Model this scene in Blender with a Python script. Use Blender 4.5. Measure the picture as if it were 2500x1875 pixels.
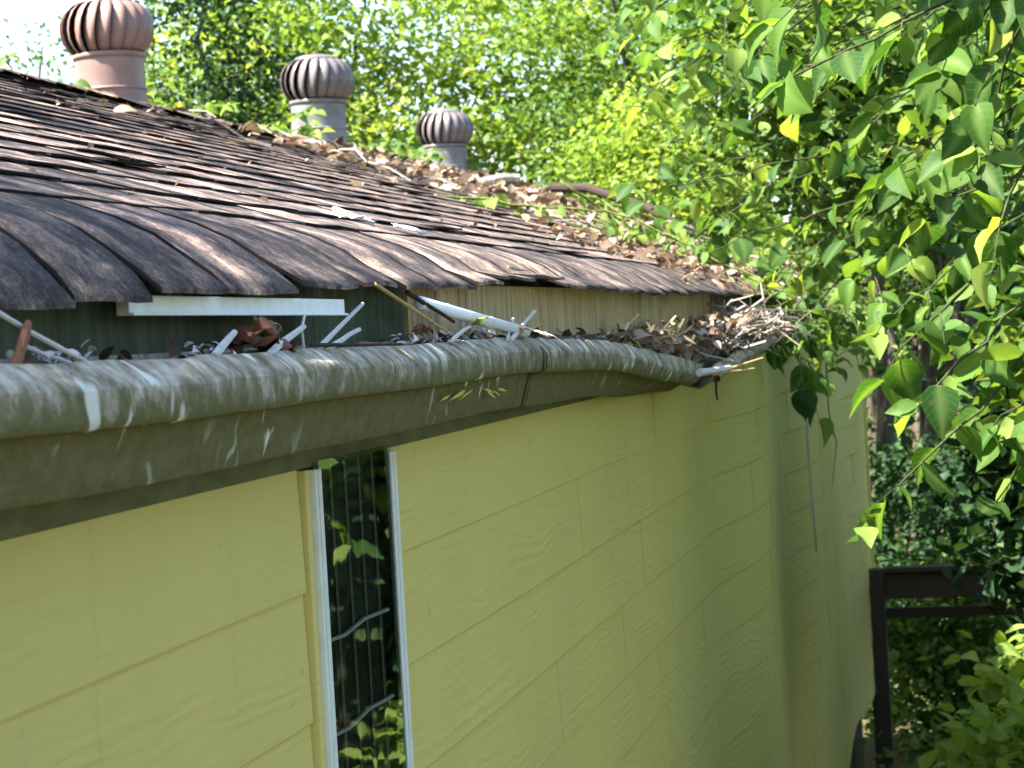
import bpy, math, random
import numpy as np
from mathutils import Vector, Matrix

# ------------------------------------------------------------------ camera, sky, sun, exposure
for o in list(bpy.data.objects): bpy.data.objects.remove(o)
scn = bpy.context.scene
COL = scn.collection
EYE = 3.6
cam_d = bpy.data.cameras.new('camera'); cam = bpy.data.objects.new('camera', cam_d); COL.objects.link(cam)
FW = Vector((-0.20953, 0.97751, -0.02390)); RT = Vector((0.97651, 0.20794, -0.05655)); UP = RT.cross(FW)
cam.matrix_world = Matrix(((RT.x, UP.x, -FW.x, 0), (RT.y, UP.y, -FW.y, 0), (RT.z, UP.z, -FW.z, EYE), (0, 0, 0, 1)))
cam_d.sensor_width = 36; cam_d.lens = 36 * 5500 / 2500
cam_d.clip_start = 0.05; cam_d.clip_end = 2000
cam_d.dof.use_dof = True; cam_d.dof.focus_distance = 3.8; cam_d.dof.aperture_fstop = 15
scn.camera = cam

TO_SUN = Vector((-0.50, -0.30, 0.81)).normalized()
world = bpy.data.worlds.new('World'); scn.world = world; world.use_nodes = True
wn = world.node_tree
sky = wn.nodes.new('ShaderNodeTexSky'); sky.sky_type = 'NISHITA'; sky.sun_disc = False
sky.sun_elevation = math.asin(TO_SUN.z)
sky.sun_rotation = math.atan2(TO_SUN.x, TO_SUN.y)
sky.air_density = 1.0; sky.dust_density = 1.5
wn.links.new(sky.outputs[0], wn.nodes['Background'].inputs[0])
wn.nodes['Background'].inputs[1].default_value = 0.088
sl = bpy.data.lights.new('sun', 'SUN'); sl.energy = 5.0; sl.angle = math.radians(0.55); sl.color = (1.0, 0.94, 0.84)
so = bpy.data.objects.new('sun', sl); COL.objects.link(so)
so.rotation_euler = (-TO_SUN).to_track_quat('-Z', 'Y').to_euler()
scn.view_settings.view_transform = 'Standard'; scn.view_settings.look = 'None'
scn.view_settings.exposure = 2.6; scn.view_settings.gamma = 1.0
scn.view_settings.use_curve_mapping = False

rng = np.random.default_rng(7)
random.seed(11)
R = random.uniform

# ------------------------------------------------------------------ helpers
def tag(o, label=None, cat=None, group=None, kind=None):
    if label: o['label'] = label
    if cat: o['category'] = cat
    if group: o['group'] = group
    if kind: o['kind'] = kind
    return o
def empty(name, loc=(0, 0, 0), parent=None):
    o = bpy.data.objects.new(name, None); COL.objects.link(o); o.location = loc
    o.empty_display_size = 0.1
    if parent: o.parent = parent
    return o
def link(name, me, mat=None, parent=None):
    o = bpy.data.objects.new(name, me); COL.objects.link(o)
    if mat and not me.materials: me.materials.append(mat)
    if parent: o.parent = parent
    return o
def mesh_np(name, V, F, tint=None, smooth=False, attrs=None, uv=None):
    V = np.asarray(V, dtype=np.float32); F = np.asarray(F, dtype=np.int32)
    me = bpy.data.meshes.new(name); k = F.shape[1]
    me.vertices.add(len(V)); me.vertices.foreach_set('co', V.ravel())
    me.loops.add(F.size); me.loops.foreach_set('vertex_index', F.ravel())
    me.polygons.add(len(F)); me.polygons.foreach_set('loop_start', np.arange(0, F.size, k, dtype=np.int32))
    if smooth: me.polygons.foreach_set('use_smooth', np.ones(len(F), dtype=bool))
    if tint is not None:
        a = me.attributes.new('tint', 'FLOAT', 'POINT'); a.data.foreach_set('value', np.asarray(tint, dtype=np.float32))
    for n, d in (attrs or {}).items():
        a = me.attributes.new(n, 'FLOAT', 'POINT'); a.data.foreach_set('value', np.asarray(d, dtype=np.float32))
    if uv is not None:
        l = me.uv_layers.new(name='UVMap'); l.data.foreach_set('uv', np.asarray(uv, dtype=np.float32)[F.ravel()].ravel())
    me.update(calc_edges=True); me.validate(verbose=False)
    return me
class MB:
    """collects verts and faces, builds ONE mesh object"""
    def __init__(s): s.v = []; s.f = []; s.t = []
    def add(s, v, f, t=0.0):
        b = len(s.v); s.v += [tuple(p) for p in v]; s.f += [tuple(i + b for i in q) for q in f]; s.t += [t] * len(v)
    def box(s, x0, x1, y0, y1, z0, z1, t=0.0):
        s.add([(x0,y0,z0),(x1,y0,z0),(x1,y1,z0),(x0,y1,z0),(x0,y0,z1),(x1,y0,z1),(x1,y1,z1),(x0,y1,z1)],
              [(0,3,2,1),(4,5,6,7),(0,1,5,4),(1,2,6,5),(2,3,7,6),(3,0,4,7)], t)
    def tube(s, pts, rad, n=8, t=0.0, cap=True):
        v, f = tube_vf(pts, rad, n, cap); s.add(v, f, t)
    def build(s, name, mat, parent=None, smooth=False, bevel=0):
        me = bpy.data.meshes.new(name); me.from_pydata(s.v, [], s.f)
        a = me.attributes.new('tint', 'FLOAT', 'POINT'); a.data.foreach_set('value', np.asarray(s.t, dtype=np.float32))
        if smooth: me.polygons.foreach_set('use_smooth', np.ones(len(me.polygons), dtype=bool))
        me.update()
        o = link(name, me, mat, parent)
        if bevel:
            m = o.modifiers.new('bevel', 'BEVEL'); m.width = bevel; m.segments = 2; m.limit_method = 'ANGLE'
        return o
def tube_vf(pts, rad, n=8, cap=True):
    pts = [Vector(p) for p in pts]; v = []; f = []
    if not hasattr(rad, '__len__'): rad = [rad] * len(pts)
    prev = None
    for i, p in enumerate(pts):
        d = (pts[min(i+1, len(pts)-1)] - pts[max(i-1, 0)])
        d = d.normalized() if d.length > 1e-9 else Vector((0, 0, 1))
        if prev is None:
            a = d.orthogonal().normalized()
        else:
            a = (prev - d * prev.dot(d))
            a = a.normalized() if a.length > 1e-6 else d.orthogonal().normalized()
        prev = a; b = d.cross(a)
        for k in range(n):
            th = 2 * math.pi * k / n
            v.append(tuple(p + (a * math.cos(th) + b * math.sin(th)) * rad[i]))
    for i in range(len(pts) - 1):
        for k in range(n):
            k2 = (k + 1) % n
            f.append((i*n+k, i*n+k2, (i+1)*n+k2, (i+1)*n+k))
    if cap:
        f.append(tuple(range(n - 1, -1, -1))); f.append(tuple((len(pts)-1)*n + k for k in range(n)))
    return v, f
def lathe(prof, n=28, c=(0, 0, 0)):
    v = []; f = []
    for r, z in prof:
        for k in range(n):
            th = 2*math.pi*k/n; v.append((c[0]+r*math.cos(th), c[1]+r*math.sin(th), c[2]+z))
    for i in range(len(prof)-1):
        for k in range(n):
            k2 = (k+1) % n; f.append((i*n+k, i*n+k2, (i+1)*n+k2, (i+1)*n+k))
    return v, f

# ------------------------------------------------------------------ materials
class NT:
    def __init__(s, name):
        s.m = bpy.data.materials.new(name); s.m.use_nodes = True; s.t = s.m.node_tree
        s.t.nodes.clear(); s.out = s.n('ShaderNodeOutputMaterial')
    def n(s, typ, **kw):
        nd = s.t.nodes.new(typ)
        for k, v in kw.items():
            if k in nd.inputs: s.set(nd.inputs[k], v)
            else: setattr(nd, k, v)
        return nd
    def set(s, inp, v):
        if isinstance(v, bpy.types.NodeSocket): s.t.links.new(v, inp)
        else: inp.default_value = v
    def noise(s, vec, scale, detail=4, rough=.55, dist=0.0):
        nd = s.n('ShaderNodeTexNoise', Scale=scale, Detail=detail, Roughness=rough, Distortion=dist)
        if vec is not None: s.t.links.new(vec, nd.inputs['Vector'])
        return nd.outputs['Fac']
    def ramp(s, fac, stops, interp='LINEAR'):
        nd = s.n('ShaderNodeValToRGB'); nd.color_ramp.interpolation = interp
        e = nd.color_ramp.elements
        while len(e) < len(stops): e.new(0.5)
        for i, (p, c) in enumerate(stops):
            e[i].position = p; e[i].color = (*c, 1) if len(c) == 3 else c
        s.set(nd.inputs[0], fac); return nd.outputs[0]
    def mapr(s, fac, a, b, c=0., d=1.):
        nd = s.n('ShaderNodeMapRange'); s.set(nd.inputs[0], fac)
        for i, v in enumerate((a, b, c, d)): nd.inputs[i+1].default_value = v
        return nd.outputs[0]
    def math(s, op, a, b=0.0):
        nd = s.n('ShaderNodeMath'); nd.operation = op; s.set(nd.inputs[0], a); s.set(nd.inputs[1], b); return nd.outputs[0]
    def mix(s, fac, a, b, mode='MIX'):
        nd = s.n('ShaderNodeMix'); nd.data_type = 'RGBA'; nd.blend_type = mode
        s.set(nd.inputs[0], fac)
        s.set(nd.inputs[6], (*a, 1) if isinstance(a, tuple) else a); s.set(nd.inputs[7], (*b, 1) if isinstance(b, tuple) else b)
        return nd.outputs[2]
    def vec(s, src, scale=(1, 1, 1), rot=(0, 0, 0)):
        nd = s.n('ShaderNodeMapping'); s.t.links.new(src, nd.inputs[0])
        nd.inputs['Scale'].default_value = scale; nd.inputs['Rotation'].default_value = rot; return nd.outputs[0]
    def pos(s): return s.n('ShaderNodeNewGeometry').outputs['Position']
    def obj(s): return s.n('ShaderNodeTexCoord').outputs['Object']
    def uv(s): return s.n('ShaderNodeTexCoord').outputs['UV']
    def attr(s, name): return s.n('ShaderNodeAttribute', attribute_name=name).outputs['Fac']
    def rand(s): return s.n('ShaderNodeObjectInfo').outputs['Random']
    def bump(s, h, strength=.3, dist=.01):
        nd = s.n('ShaderNodeBump', Strength=strength, Distance=dist); s.t.links.new(h, nd.inputs['Height']); return nd.outputs[0]
    def pbr(s, col, rough=.6, spec=.3, metal=0., normal=None, **kw):
        nd = s.n('ShaderNodeBsdfPrincipled')
        s.set(nd.inputs['Base Color'], (*col, 1) if isinstance(col, tuple) else col)
        s.set(nd.inputs['Roughness'], rough); s.set(nd.inputs['Specular IOR Level'], spec); s.set(nd.inputs['Metallic'], metal)
        if normal is not None: s.set(nd.inputs['Normal'], normal)
        for k, v in kw.items(): s.set(nd.inputs[k], v)
        return nd
    def done(s, sh):
        s.t.links.new(sh if isinstance(sh, bpy.types.NodeSocket) else sh.outputs[0], s.out.inputs[0]); return s.m

def leaf_mat(name, stops, trans=.45, per_object=False, rough=.55, spec=.16, warm=(1.25, 1.15, .45)):
    m = NT(name)
    t = m.rand() if per_object else m.attr('tint')
    col = m.ramp(t, stops)
    n = m.noise(m.obj(), 45, 3)
    col = m.mix(.35, col, m.ramp(n, [(.3, (.55, .55, .5)), (.7, (1.25, 1.25, 1.1))]), 'MULTIPLY')
    if per_object:
        rib = m.attr('rib')
        sx = m.n('ShaderNodeSeparateXYZ'); m.t.links.new(m.obj(), sx.inputs[0])
        ph = m.math('SUBTRACT', sx.outputs[1], m.math('MULTIPLY', m.math('ABSOLUTE', sx.outputs[0]), .9))
        vein = m.mapr(m.math('SINE', m.math('MULTIPLY', ph, 42.0)), .86, 1.0)
        col = m.mix(m.math('MULTIPLY', m.math('MAXIMUM', m.math('MULTIPLY', rib, .9), m.math('MULTIPLY', vein, .5)), .42), col, (.22, .31, .09))
        spot = m.noise(m.pos(), 34, 3, .6)
        col = m.mix(m.mapr(spot, .68, .74, 0, .8), col, (.13, .10, .035))
    p = m.pbr(col, rough, spec)
    tr = m.n('ShaderNodeBsdfTranslucent')
    m.t.links.new(m.mix(1.0, col, warm, 'MULTIPLY'), tr.inputs[0])
    mx = m.n('ShaderNodeMixShader'); mx.inputs[0].default_value = trans
    m.t.links.new(p.outputs[0], mx.inputs[1]); m.t.links.new(tr.outputs[0], mx.inputs[2])
    return m.done(mx)

M = {}
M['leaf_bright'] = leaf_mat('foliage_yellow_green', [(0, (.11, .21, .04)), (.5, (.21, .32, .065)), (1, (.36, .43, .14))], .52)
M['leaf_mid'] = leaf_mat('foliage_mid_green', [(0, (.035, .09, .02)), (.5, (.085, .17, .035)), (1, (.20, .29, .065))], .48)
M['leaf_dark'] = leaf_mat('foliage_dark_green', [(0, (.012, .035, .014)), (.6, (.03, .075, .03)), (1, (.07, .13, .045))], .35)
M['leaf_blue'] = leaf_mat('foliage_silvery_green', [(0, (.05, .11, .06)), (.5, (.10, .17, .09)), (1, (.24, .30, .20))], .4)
M['leaf_big'] = leaf_mat('broad_leaf', [(0, (.022, .07, .014)), (.45, (.045, .12, .020)), (.8, (.13, .25, .04)), (1, (.28, .36, .07))], .56, True)
M['leaf_vine'] = leaf_mat('vine_leaf', [(0, (.03, .09, .025)), (.5, (.11, .22, .05)), (1, (.26, .36, .08))], .56, True)
M['leaf_dead'] = leaf_mat('dead_leaf', [(0, (.05, .032, .022)), (.4, (.12, .078, .052)), (.75, (.25, .18, .125)), (1, (.42, .36, .29))], .2, False, .7, .2, (1.1, 1, .8))
M['leaf_dead1'] = leaf_mat('crumpled_dead_leaf', [(0, (.09, .03, .015)), (.5, (.12, .045, .025)), (1, (.2, .10, .05))], .2, False, .6, .3, (1.1, 1, .8))

def mk_bark(name, a, b):
    m = NT(name); p = m.pos()
    n = m.noise(m.vec(p, (9, 9, 1.6)), 3, 6, .65)
    return m.done(m.pbr(m.ramp(n, [(.3, a), (.7, b)]), .9, .1, normal=m.bump(n, .8, .03)))
M['bark'] = mk_bark('bark', (.03, .024, .018), (.14, .115, .085))
M['bark_grey'] = mk_bark('bark_grey', (.10, .09, .075), (.34, .31, .26))
M['stem_green'] = mk_bark('green_stem', (.05, .08, .02), (.16, .18, .06))

M['stem_dark'] = mk_bark('dark_green_stem', (.02, .028, .012), (.07, .075, .035))
def mk_twig(name, a, b):
    m = NT(name); n = m.noise(m.pos(), 90, 5, .7)
    return m.done(m.pbr(m.ramp(m.math('ADD', m.math('MULTIPLY', n, .6), m.math('MULTIPLY', m.attr('tint'), .5)), [(.2, a), (.7, b)]), .8, .15, normal=m.bump(n, .4, .002)))
M['twig_grey'] = mk_twig('grey_twig', (.05, .042, .037), (.33, .29, .25))
M['twig_white'] = mk_twig('bleached_twig', (.42, .42, .40), (.74, .73, .68))
M['twig_brown'] = mk_twig('brown_twig', (.14, .06, .03), (.30, .15, .08))
M['twig_dark'] = mk_twig('dark_twig', (.025, .018, .014), (.09, .06, .045))
M['twig_straw'] = mk_twig('straw_twig', (.32, .22, .08), (.66, .52, .26))

# shingles: grey-brown granules, tan patches; tab contrast raised to suggest sunlit streaks
m = NT('asphalt_shingle'); p = m.pos()
rnd = m.math('FRACT', m.math('ADD', m.rand(), m.attr('tint')))
g = m.math('ADD', m.math('MULTIPLY', m.noise(p, 260, 3, .7), .45), m.math('MULTIPLY', m.noise(p, 105, 4, .75), .55)); pt = m.noise(p, 9, 5, .6); st = m.noise(p, 2.2, 3)
col = m.ramp(pt, [(.36, (.040, .036, .040)), (.50, (.085, .074, .074)), (.64, (.235, .19, .16))])
col = m.mix(.7, col, m.ramp(m.noise(p, 42, 5, .7), [(.35, (.45, .44, .47)), (.5, (.95, .92, .9)), (.66, (2.0, 1.75, 1.5))]), 'MULTIPLY')
col = m.mix(.8, col, m.ramp(g, [(.34, (.25, .25, .27)), (.5, (.9, .9, .9)), (.66, (2.6, 2.5, 2.4))]), 'MULTIPLY')
col = m.mix(.75, col, m.ramp(rnd, [(0, (.45, .43, .47)), (.5, (.95, .90, .88)), (1, (2.3, 2.0, 1.85))]), 'MULTIPLY')  # wide tab spread puts sun streaks and shade into the colour
col = m.mix(m.mapr(st, .55, .75), col, m.mix(.5, col, (.06, .065, .03)))
M['shingle'] = m.done(m.pbr(col, .92, .15, normal=m.bump(g, .55, .004)))

m = NT('roofing_felt'); M['felt'] = m.done(m.pbr((.018, .016, .016), .95, .1))
# painted lap siding
m = NT('yellow_siding'); p = m.pos()
dn = m.noise(m.vec(p, (1, .7, 6)), 2.2, 3)
wv = m.n('ShaderNodeTexWave', wave_type='BANDS', bands_direction='Z', Scale=7.0, Distortion=14.0, Detail=3.0)
wv.inputs['Detail Scale'].default_value = 1.2
m.t.links.new(m.vec(p, (.6, .28, 1.3)), wv.inputs['Vector'])
fine = m.noise(m.vec(p, (1, 3, 40)), 3, 4)
hgt = m.math('ADD', m.math('MULTIPLY', wv.outputs['Fac'], .55), m.math('MULTIPLY', fine, .45))
dirt = m.noise(m.vec(p, (1, .8, .5)), 1.3, 5, .6)
col = m.mix(m.mapr(dirt, .35, .7), (.565, .49, .145), (.50, .44, .15))
col = m.mix(m.mapr(fine, .55, .85, 0, .25), col, (.38, .335, .11))
col = m.mix(m.math('MULTIPLY', m.rand(), .22), col, (.60, .53, .17))
drip = m.noise(m.vec(p, (1, 7, .35)), 1.0, 5, .7)
col = m.mix(m.mapr(drip, .60, .78, 0, .45), col, (.30, .29, .13))
spk = m.noise(p, 38, 2, .5)
col = m.mix(m.mapr(spk, .74, .78, 0, .5), col, (.22, .18, .08))
M['siding'] = m.done(m.pbr(col, .55, .3, normal=m.bump(m.math('MULTIPLY', hgt, m.mapr(dn, .42, .68, .12, 1)), .6, .004)))
m = NT('wall_core'); M['core'] = m.done(m.pbr((.03, .028, .02), .9, .1))
m = NT('dark_interior'); M['interior'] = m.done(m.pbr((.035, .032, .028), .9, .1))

# gutter paint: olive, lip pale from chalk and painted-in skylight, bird-lime drips; UV: u = metres along, v = metres round the profile
m = NT('olive_gutter_paint'); uv = m.uv(); p = m.pos()
pr = m.attr('prof')
streak = m.noise(m.vec(uv, (22, 16, 1), (0, 0, .25)), 1.0, 6, .72)
blot = m.noise(m.vec(uv, (26, 40, 1)), 1.0, 6, .75)
chalk_light = m.math('MULTIPLY', m.mapr(m.math('ADD', pr, m.math('MULTIPLY', m.math('SUBTRACT', streak, .5), 1.5)), .30, .80), m.mapr(blot, .25, .52, .35, 1))
col = m.mix(m.mapr(blot, .35, .7), (.10, .10, .042), (.155, .148, .075))
col = m.mix(chalk_light, col, m.ramp(streak, [(.36, (.11, .095, .06)), (.5, (.28, .255, .20)), (.64, (.46, .43, .37))]))
sp = m.noise(m.vec(uv, (20, 11, 1), (0, 0, .35)), 1.0, 2, .5, .6)
spl = m.math('MULTIPLY', m.mapr(sp, .61, .70), m.mapr(m.math('ADD', m.noise(m.vec(uv, (3, 2, 1)), 1, 2), m.math('MULTIPLY', pr, .12)), .46, .58))
col = m.mix(m.math('MULTIPLY', spl, .85), col, (.62, .66, .60))
crk = m.noise(m.vec(uv, (7, 4, 1)), 1.0, 6, .7, 1.2)
col = m.mix(m.mapr(crk, .70, .76, 0, .7), col, (.10, .06, .03))
M['gutter'] = m.done(m.pbr(col, .88, .12, normal=m.bump(m.math('ADD', blot, streak), .5, .004)))
m = NT('yellow_paint_smear'); M['yellow_smear'] = m.done(m.pbr((.55, .46, .12), .7, .2))
m = NT('olive_strip_paint'); p = m.pos(); n = m.noise(m.vec(p, (1, 3, 8)), 4, 4)
M['olive_strip'] = m.done(m.pbr(m.ramp(n, [(.3, (.075, .08, .035)), (.7, (.13, .13, .06))]), .6, .3))

# weathered fascia plywood
m = NT('weathered_fascia'); p = m.pos()
vs = m.noise(m.vec(p, (1, 26, 2.2)), 1.6, 6, .68)
bl = m.noise(m.vec(p, (1, 2.2, 4)), 2.0, 5, .6)
moss = m.math('ADD', m.attr('tint'), m.math('MULTIPLY', m.math('SUBTRACT', bl, .5), 1.3))
wood = m.ramp(vs, [(.28, (.16, .105, .055)), (.45, (.44, .34, .20)), (.65, (.60, .49, .32)), (.8, (.68, .60, .44))])
green = m.ramp(vs, [(.3, (.04, .052, .04)), (.55, (.07, .09, .062)), (.8, (.13, .155, .11))])
M['fascia'] = m.done(m.pbr(m.mix(m.mapr(moss, .35, .75), wood, green), .85, .2, normal=m.bump(vs, .5, .004)))

def paint(name, col, rough=.5, spec=.4, metal=0., var=.25, scale=30, dirt=(.3, .25, .2)):
    m = NT(name); n = m.noise(m.obj(), scale, 5, .6)
    return m.done(m.pbr(m.mix(m.mapr(n, .45, .8, 0, var), col, tuple(c*d for c, d in zip(col, dirt))), rough, spec, metal, normal=m.bump(n, .08, .003)))
M['white_frame'] = paint('white_window_frame', (.66, .70, .66), .4, .4)
M['white_pvc'] = paint('white_pvc', (.76, .81, .86), .35, .4, 0, .35, 40, (.5, .5, .45))
M['vent_rust'] = paint('terracotta_vent_paint', (.20, .118, .095), .45, .5, .0, .7, 9, (1.5, 1.65, 1.8))
M['vent_grey'] = paint('weathered_vent_metal', (.125, .104, .10), .38, .5, .1, .7, 9, (1.8, 1.9, 2.0))
M['vent_galv'] = paint('galvanised_vent_neck', (.17, .168, .172), .5, .4, .0, .9, 7, (.35, .32, .3))
M['vent_dark'] = paint('vent_inside', (.02, .017, .015), .8, .1)
M['rail_wood'] = paint('dark_rail_wood', (.065, .048, .030), .8, .2, 0, .5, 18, (.5, .5, .5))
M['petal'] = paint('fallen_petal', (.60, .56, .53), .65, .2, 0, .6, 60, (.5, .42, .36))
M['plastic_scrap'] = paint('pale_scrap', (.42, .47, .50), .6, .2, 0, .4, 50, (.6, .6, .6))
M['pink_leaf'] = paint('pinkish_leaf', (.52, .38, .30), .7, .2)
M['blind'] = paint('window_blind', (.16, .17, .14), .7, .2)
M['rod'] = paint('grey_rod', (.3, .31, .3), .6, .3)
M['pier'] = paint('concrete_pier', (.2, .19, .17), .9, .1)
m = NT('window_glass')
gl = m.n('ShaderNodeBsdfGlossy', Roughness=.02); gl.inputs['Color'].default_value = (1, 1, 1, 1)
tr = m.n('ShaderNodeBsdfTransparent'); tr.inputs[0].default_value = (.75, .80, .75, 1)
fr = m.n('ShaderNodeFresnel', IOR=1.55)
wob = m.noise(m.pos(), 4.0, 2); m.t.links.new(m.bump(wob, .12, .01), gl.inputs['Normal'])
mx = m.n('ShaderNodeMixShader')
for a, b in ((fr.outputs[0], 0), (tr.outputs[0], 1), (gl.outputs[0], 2)): m.t.links.new(a, mx.inputs[b])
M['glass'] = m.done(mx)
m = NT('forest_floor'); p = m.pos()
n1 = m.noise(p, 1.2, 6, .6); n2 = m.noise(p, 14, 5, .65)
col = m.mix(n2, m.ramp(n1, [(.35, (.06, .09, .025)), (.6, (.11, .08, .045))]), (.05, .04, .025))
M['ground'] = m.done(m.pbr(col, .95, .1, normal=m.bump(n2, .8, .05)))

# ------------------------------------------------------------------ ground
N = 60
gx = np.linspace(-1, 1, N); gx = np.sign(gx) * np.abs(gx) ** 2.2 * 400
X, Y = np.meshgrid(gx, gx); Z = .12*np.sin(X*.31+1)*np.sin(Y*.27) - .12
Z = Z - np.clip((np.hypot(X, Y) - 60) / 60, 0, 3) * .5
V = np.stack([X, Y + 10, Z], -1).reshape(-1, 3)
idx = np.arange(N*N).reshape(N, N)
F = np.stack([idx[:-1, :-1], idx[:-1, 1:], idx[1:, 1:], idx[1:, :-1]], -1).reshape(-1, 4)
tag(link('ground', mesh_np('ground', V, F, smooth=True), M['ground']), kind='structure')

# ------------------------------------------------------------------ house
Y0, Y1 = -1.0, 17.4          # length of the house
XW = -1.06                   # wall plane
RX, RZ = -3.85, EYE + 1.14   # ridge
BX, BZ = -1.08, EYE + 0.165  # where the eave course starts to bend
SL = (RZ - BZ) / (BX - RX)
WZ0 = EYE - 2.76             # bottom of the siding
house = tag(empty('house', (-3.8, 8.2, 0)), 'long yellow clapboard house with sagging shingle roof and weathered fascia', 'house')
house.matrix_parent_inverse = Matrix()
def hpart(o):
    o.parent = house; o.matrix_parent_inverse = Matrix.Translation((3.8, -8.2, 0)); return o

def und(y):
    """how far the buckled siding stands out from the studs"""
    b = lambda c, w, a: a * math.exp(-((y - c) / w) ** 2)
    st = lambda c, w: 1 / (1 + math.exp(-(y - c) / w))
    fold = lambda c, a, t: a * (1 - math.exp(-((y - c) / t) ** 1.7)) if y > c else 0
    ease = lambda a, b: (lambda t: t*t*(3-2*t))(max(0, min(1, (y-a)/(b-a))))
    return (.012 + fold(8.2, .085, .6) - .070*ease(9.2, 11.3) + fold(10.9, .085, .7) - .075*ease(12.2, 15.3)
            + fold(15.1, .06, .5) - .03*ease(16, 17.4) + .003 * math.sin(y * 1.7))

WINY0, WINY1, WINZ0, WINZ1 = 3.33, 3.77, EYE - 2.05, EYE - .185
mb = MB()
for (y0, y1, z0, z1) in ((Y0, WINY0, WZ0, EYE+.05), (WINY1, Y1, WZ0, EYE+.05), (WINY0, WINY1, WZ0, WINZ0), (WINY0, WINY1, WINZ1, EYE+.05)):
    mb.box(XW-.12, XW-.002, y0, y1, z0, z1)
mb.box(-6.64, -6.54, Y0, Y1, WZ0, EYE+.05); mb.box(-6.54, XW-.12, Y1-.1, Y1, WZ0, EYE+.05); mb.box(-6.54, XW-.12, Y0, Y0+.1, WZ0, EYE+.05)
mb.box(-6.54, XW-.12, Y0+.1, Y1-.1, WZ0-.02, WZ0+.12)
wall = hpart(mb.build('wall', M['core']))
mb = MB(); mb.box(-6.5, -6.44, Y0+.15, Y1-.15, WZ0+.13, EYE); mb.box(-2.4, -2.36, 2.2, 7.5, WZ0+.13, EYE)
hpart(mb.build('interior_wall', M['interior']))

# lap boards, each its own piece
EXP = .20
ztop = EYE - .165
joints = {0: [], 1: [6.84, 11.2], 2: [7.82, 12.9], 3: [5.2, 10.1], 4: [7.84, 13.8], 5: [6.91, 11.9], 6: [5.68, 9.6], 7: [8.43, 13.2], 8: [7.1, 11.0]}
def board(y0, y1, z0, z1, dx):
    ys = [y0]
    while ys[-1] < y1 - .02: ys.append(min(y1, ys[-1] + (.3 if ys[-1] < 7.5 else .07 if 8.3 < ys[-1] < 9.6 or 10.8 < ys[-1] < 12.2 or ys[-1] > 15.1 else .14)))
    n = len(ys) - 1; V = []; F = []
    for y in ys:
        x = XW + und(y) + dx
        V += [(x+.0062, y, z0), (x+.0074, y, z0+.003), (x+.0018, y, z1), (x-.006, y, z1), (x-.001, y, z0)]
    for i in range(n):
        a = i*5; b = a+5
        for k in range(5): F.append((a+k, a+(k+1) % 5, b+(k+1) % 5, b+k))
    mbb = MB(); mbb.add(V, F + [(0, 4, 3, 2, 1), tuple(n*5+k for k in range(5))]); return mbb
nb = int((ztop - WZ0) / EXP) + 1
for c in range(nb):
    z1 = ztop + .004 - c*EXP; z0 = max(z1 - EXP - .022, WZ0)
    js = joints.get(c) or sorted([R(4.6, 7), R(9, 12), R(13.5, 15.5)])
    q = max(js + [4.5]) if not js else js[0]
    js = [q]
    while js[-1] < Y1 - 2: js.append(js[-1] + R(.9, 1.7))
    if js[0] > 6.2: js.insert(0, js[0] - R(1.0, 1.5))
    cuts = [Y0, R(-.4, 2.4)] + js + [Y1]
    for a, b in zip(cuts[:-1], cuts[1:]):
        spans = [(a+.0022, b-.0022)]
        if z1 > WINZ0 and a < WINY1 and b > WINY0:
            spans = []
            if a < WINY0-.03: spans.append((a+.0022, WINY0-.047))
            if b > WINY1+.03: spans.append((WINY1+.03, b-.0022))
        for s0, s1 in spans:
            bd = board(s0, s1, z0, z1, R(-.0012, .0012)).build('board', M['siding'], wall)
            bd.matrix_parent_inverse = wall.matrix_parent_inverse.inverted() if False else Matrix()
# corner board at the far end, sill under the boards
mb = MB(); mb.box(XW+.0, XW+.085, Y1-.06, Y1+.04, WZ0-.02, ztop+.02)
hpart(mb.build('corner_board', M['siding'], bevel=.004))
mb = MB(); mb.box(-6.6, XW-.03, Y0, Y1, WZ0-.2, WZ0-.022); hpart(mb.build('sill_beam', M['rail_wood']))
for yy in (0, 4.2, 8.4, 12.6, 16.9):
    for xx in (-1.35, -6.2):
        mb = MB(); mb.box(xx-.2, xx+.2, yy-.2, yy+.2, -.4, WZ0-.202); hpart(mb.build('pier', M['pier'], bevel=.01))
mb = MB(); mb.box(XW-.10, XW-.07, Y0, Y1, -.4, WZ0-.203); mb.box(-6.5, XW-.10, Y1-.04, Y1, -.4, WZ0-.203); hpart(mb.build('crawlspace_dark', M['rail_wood']))  # dark sheets standing in for the unlit space under the house
mb = MB(); mb.box(XW-.03, XW+.021, Y0, Y1+.03, EYE-.193, EYE-.10); hpart(mb.build('wall_top_strip', M['olive_strip']))  # olive strip along the wall top, just below the gutter

# window
win = hpart(empty('window', (0, 0, 0)))
xo = XW + .014
mb = MB(); mb.box(XW-.03, xo+.012, WINY0-.044, WINY0-.022, WINZ0-.05, EYE-.196); o = mb.build('side_trim', M['siding'], win, bevel=.002)
for y0, y1 in ((WINY0-.02, WINY0+.014), (WINY1-.014, WINY1+.022)):
    mb = MB(); mb.box(xo+.009, xo+.020, y0, y1, WINZ0, WINZ1-.012); mb.box(xo+.0203, xo+.0215, y0+.012, y1-.012, WINZ0, WINZ1-.012)
    mb.build('frame', M['white_frame'], win, bevel=.002)
mb = MB(); mb.box(XW-.06, xo+.007, WINY0+.0225, WINY1-.0245, WINZ0-.02, WINZ0+.04); mb.build('sill', M['white_frame'], win, bevel=.003)
mb = MB(); mb.add([(xo+.0172, WINY0+.008, WINZ0), (xo+.0172, WINY1-.008, WINZ0), (xo+.0172, WINY1-.008, WINZ1), (xo+.0172, WINY0+.008, WINZ1)], [(0, 1, 2, 3)])

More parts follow.
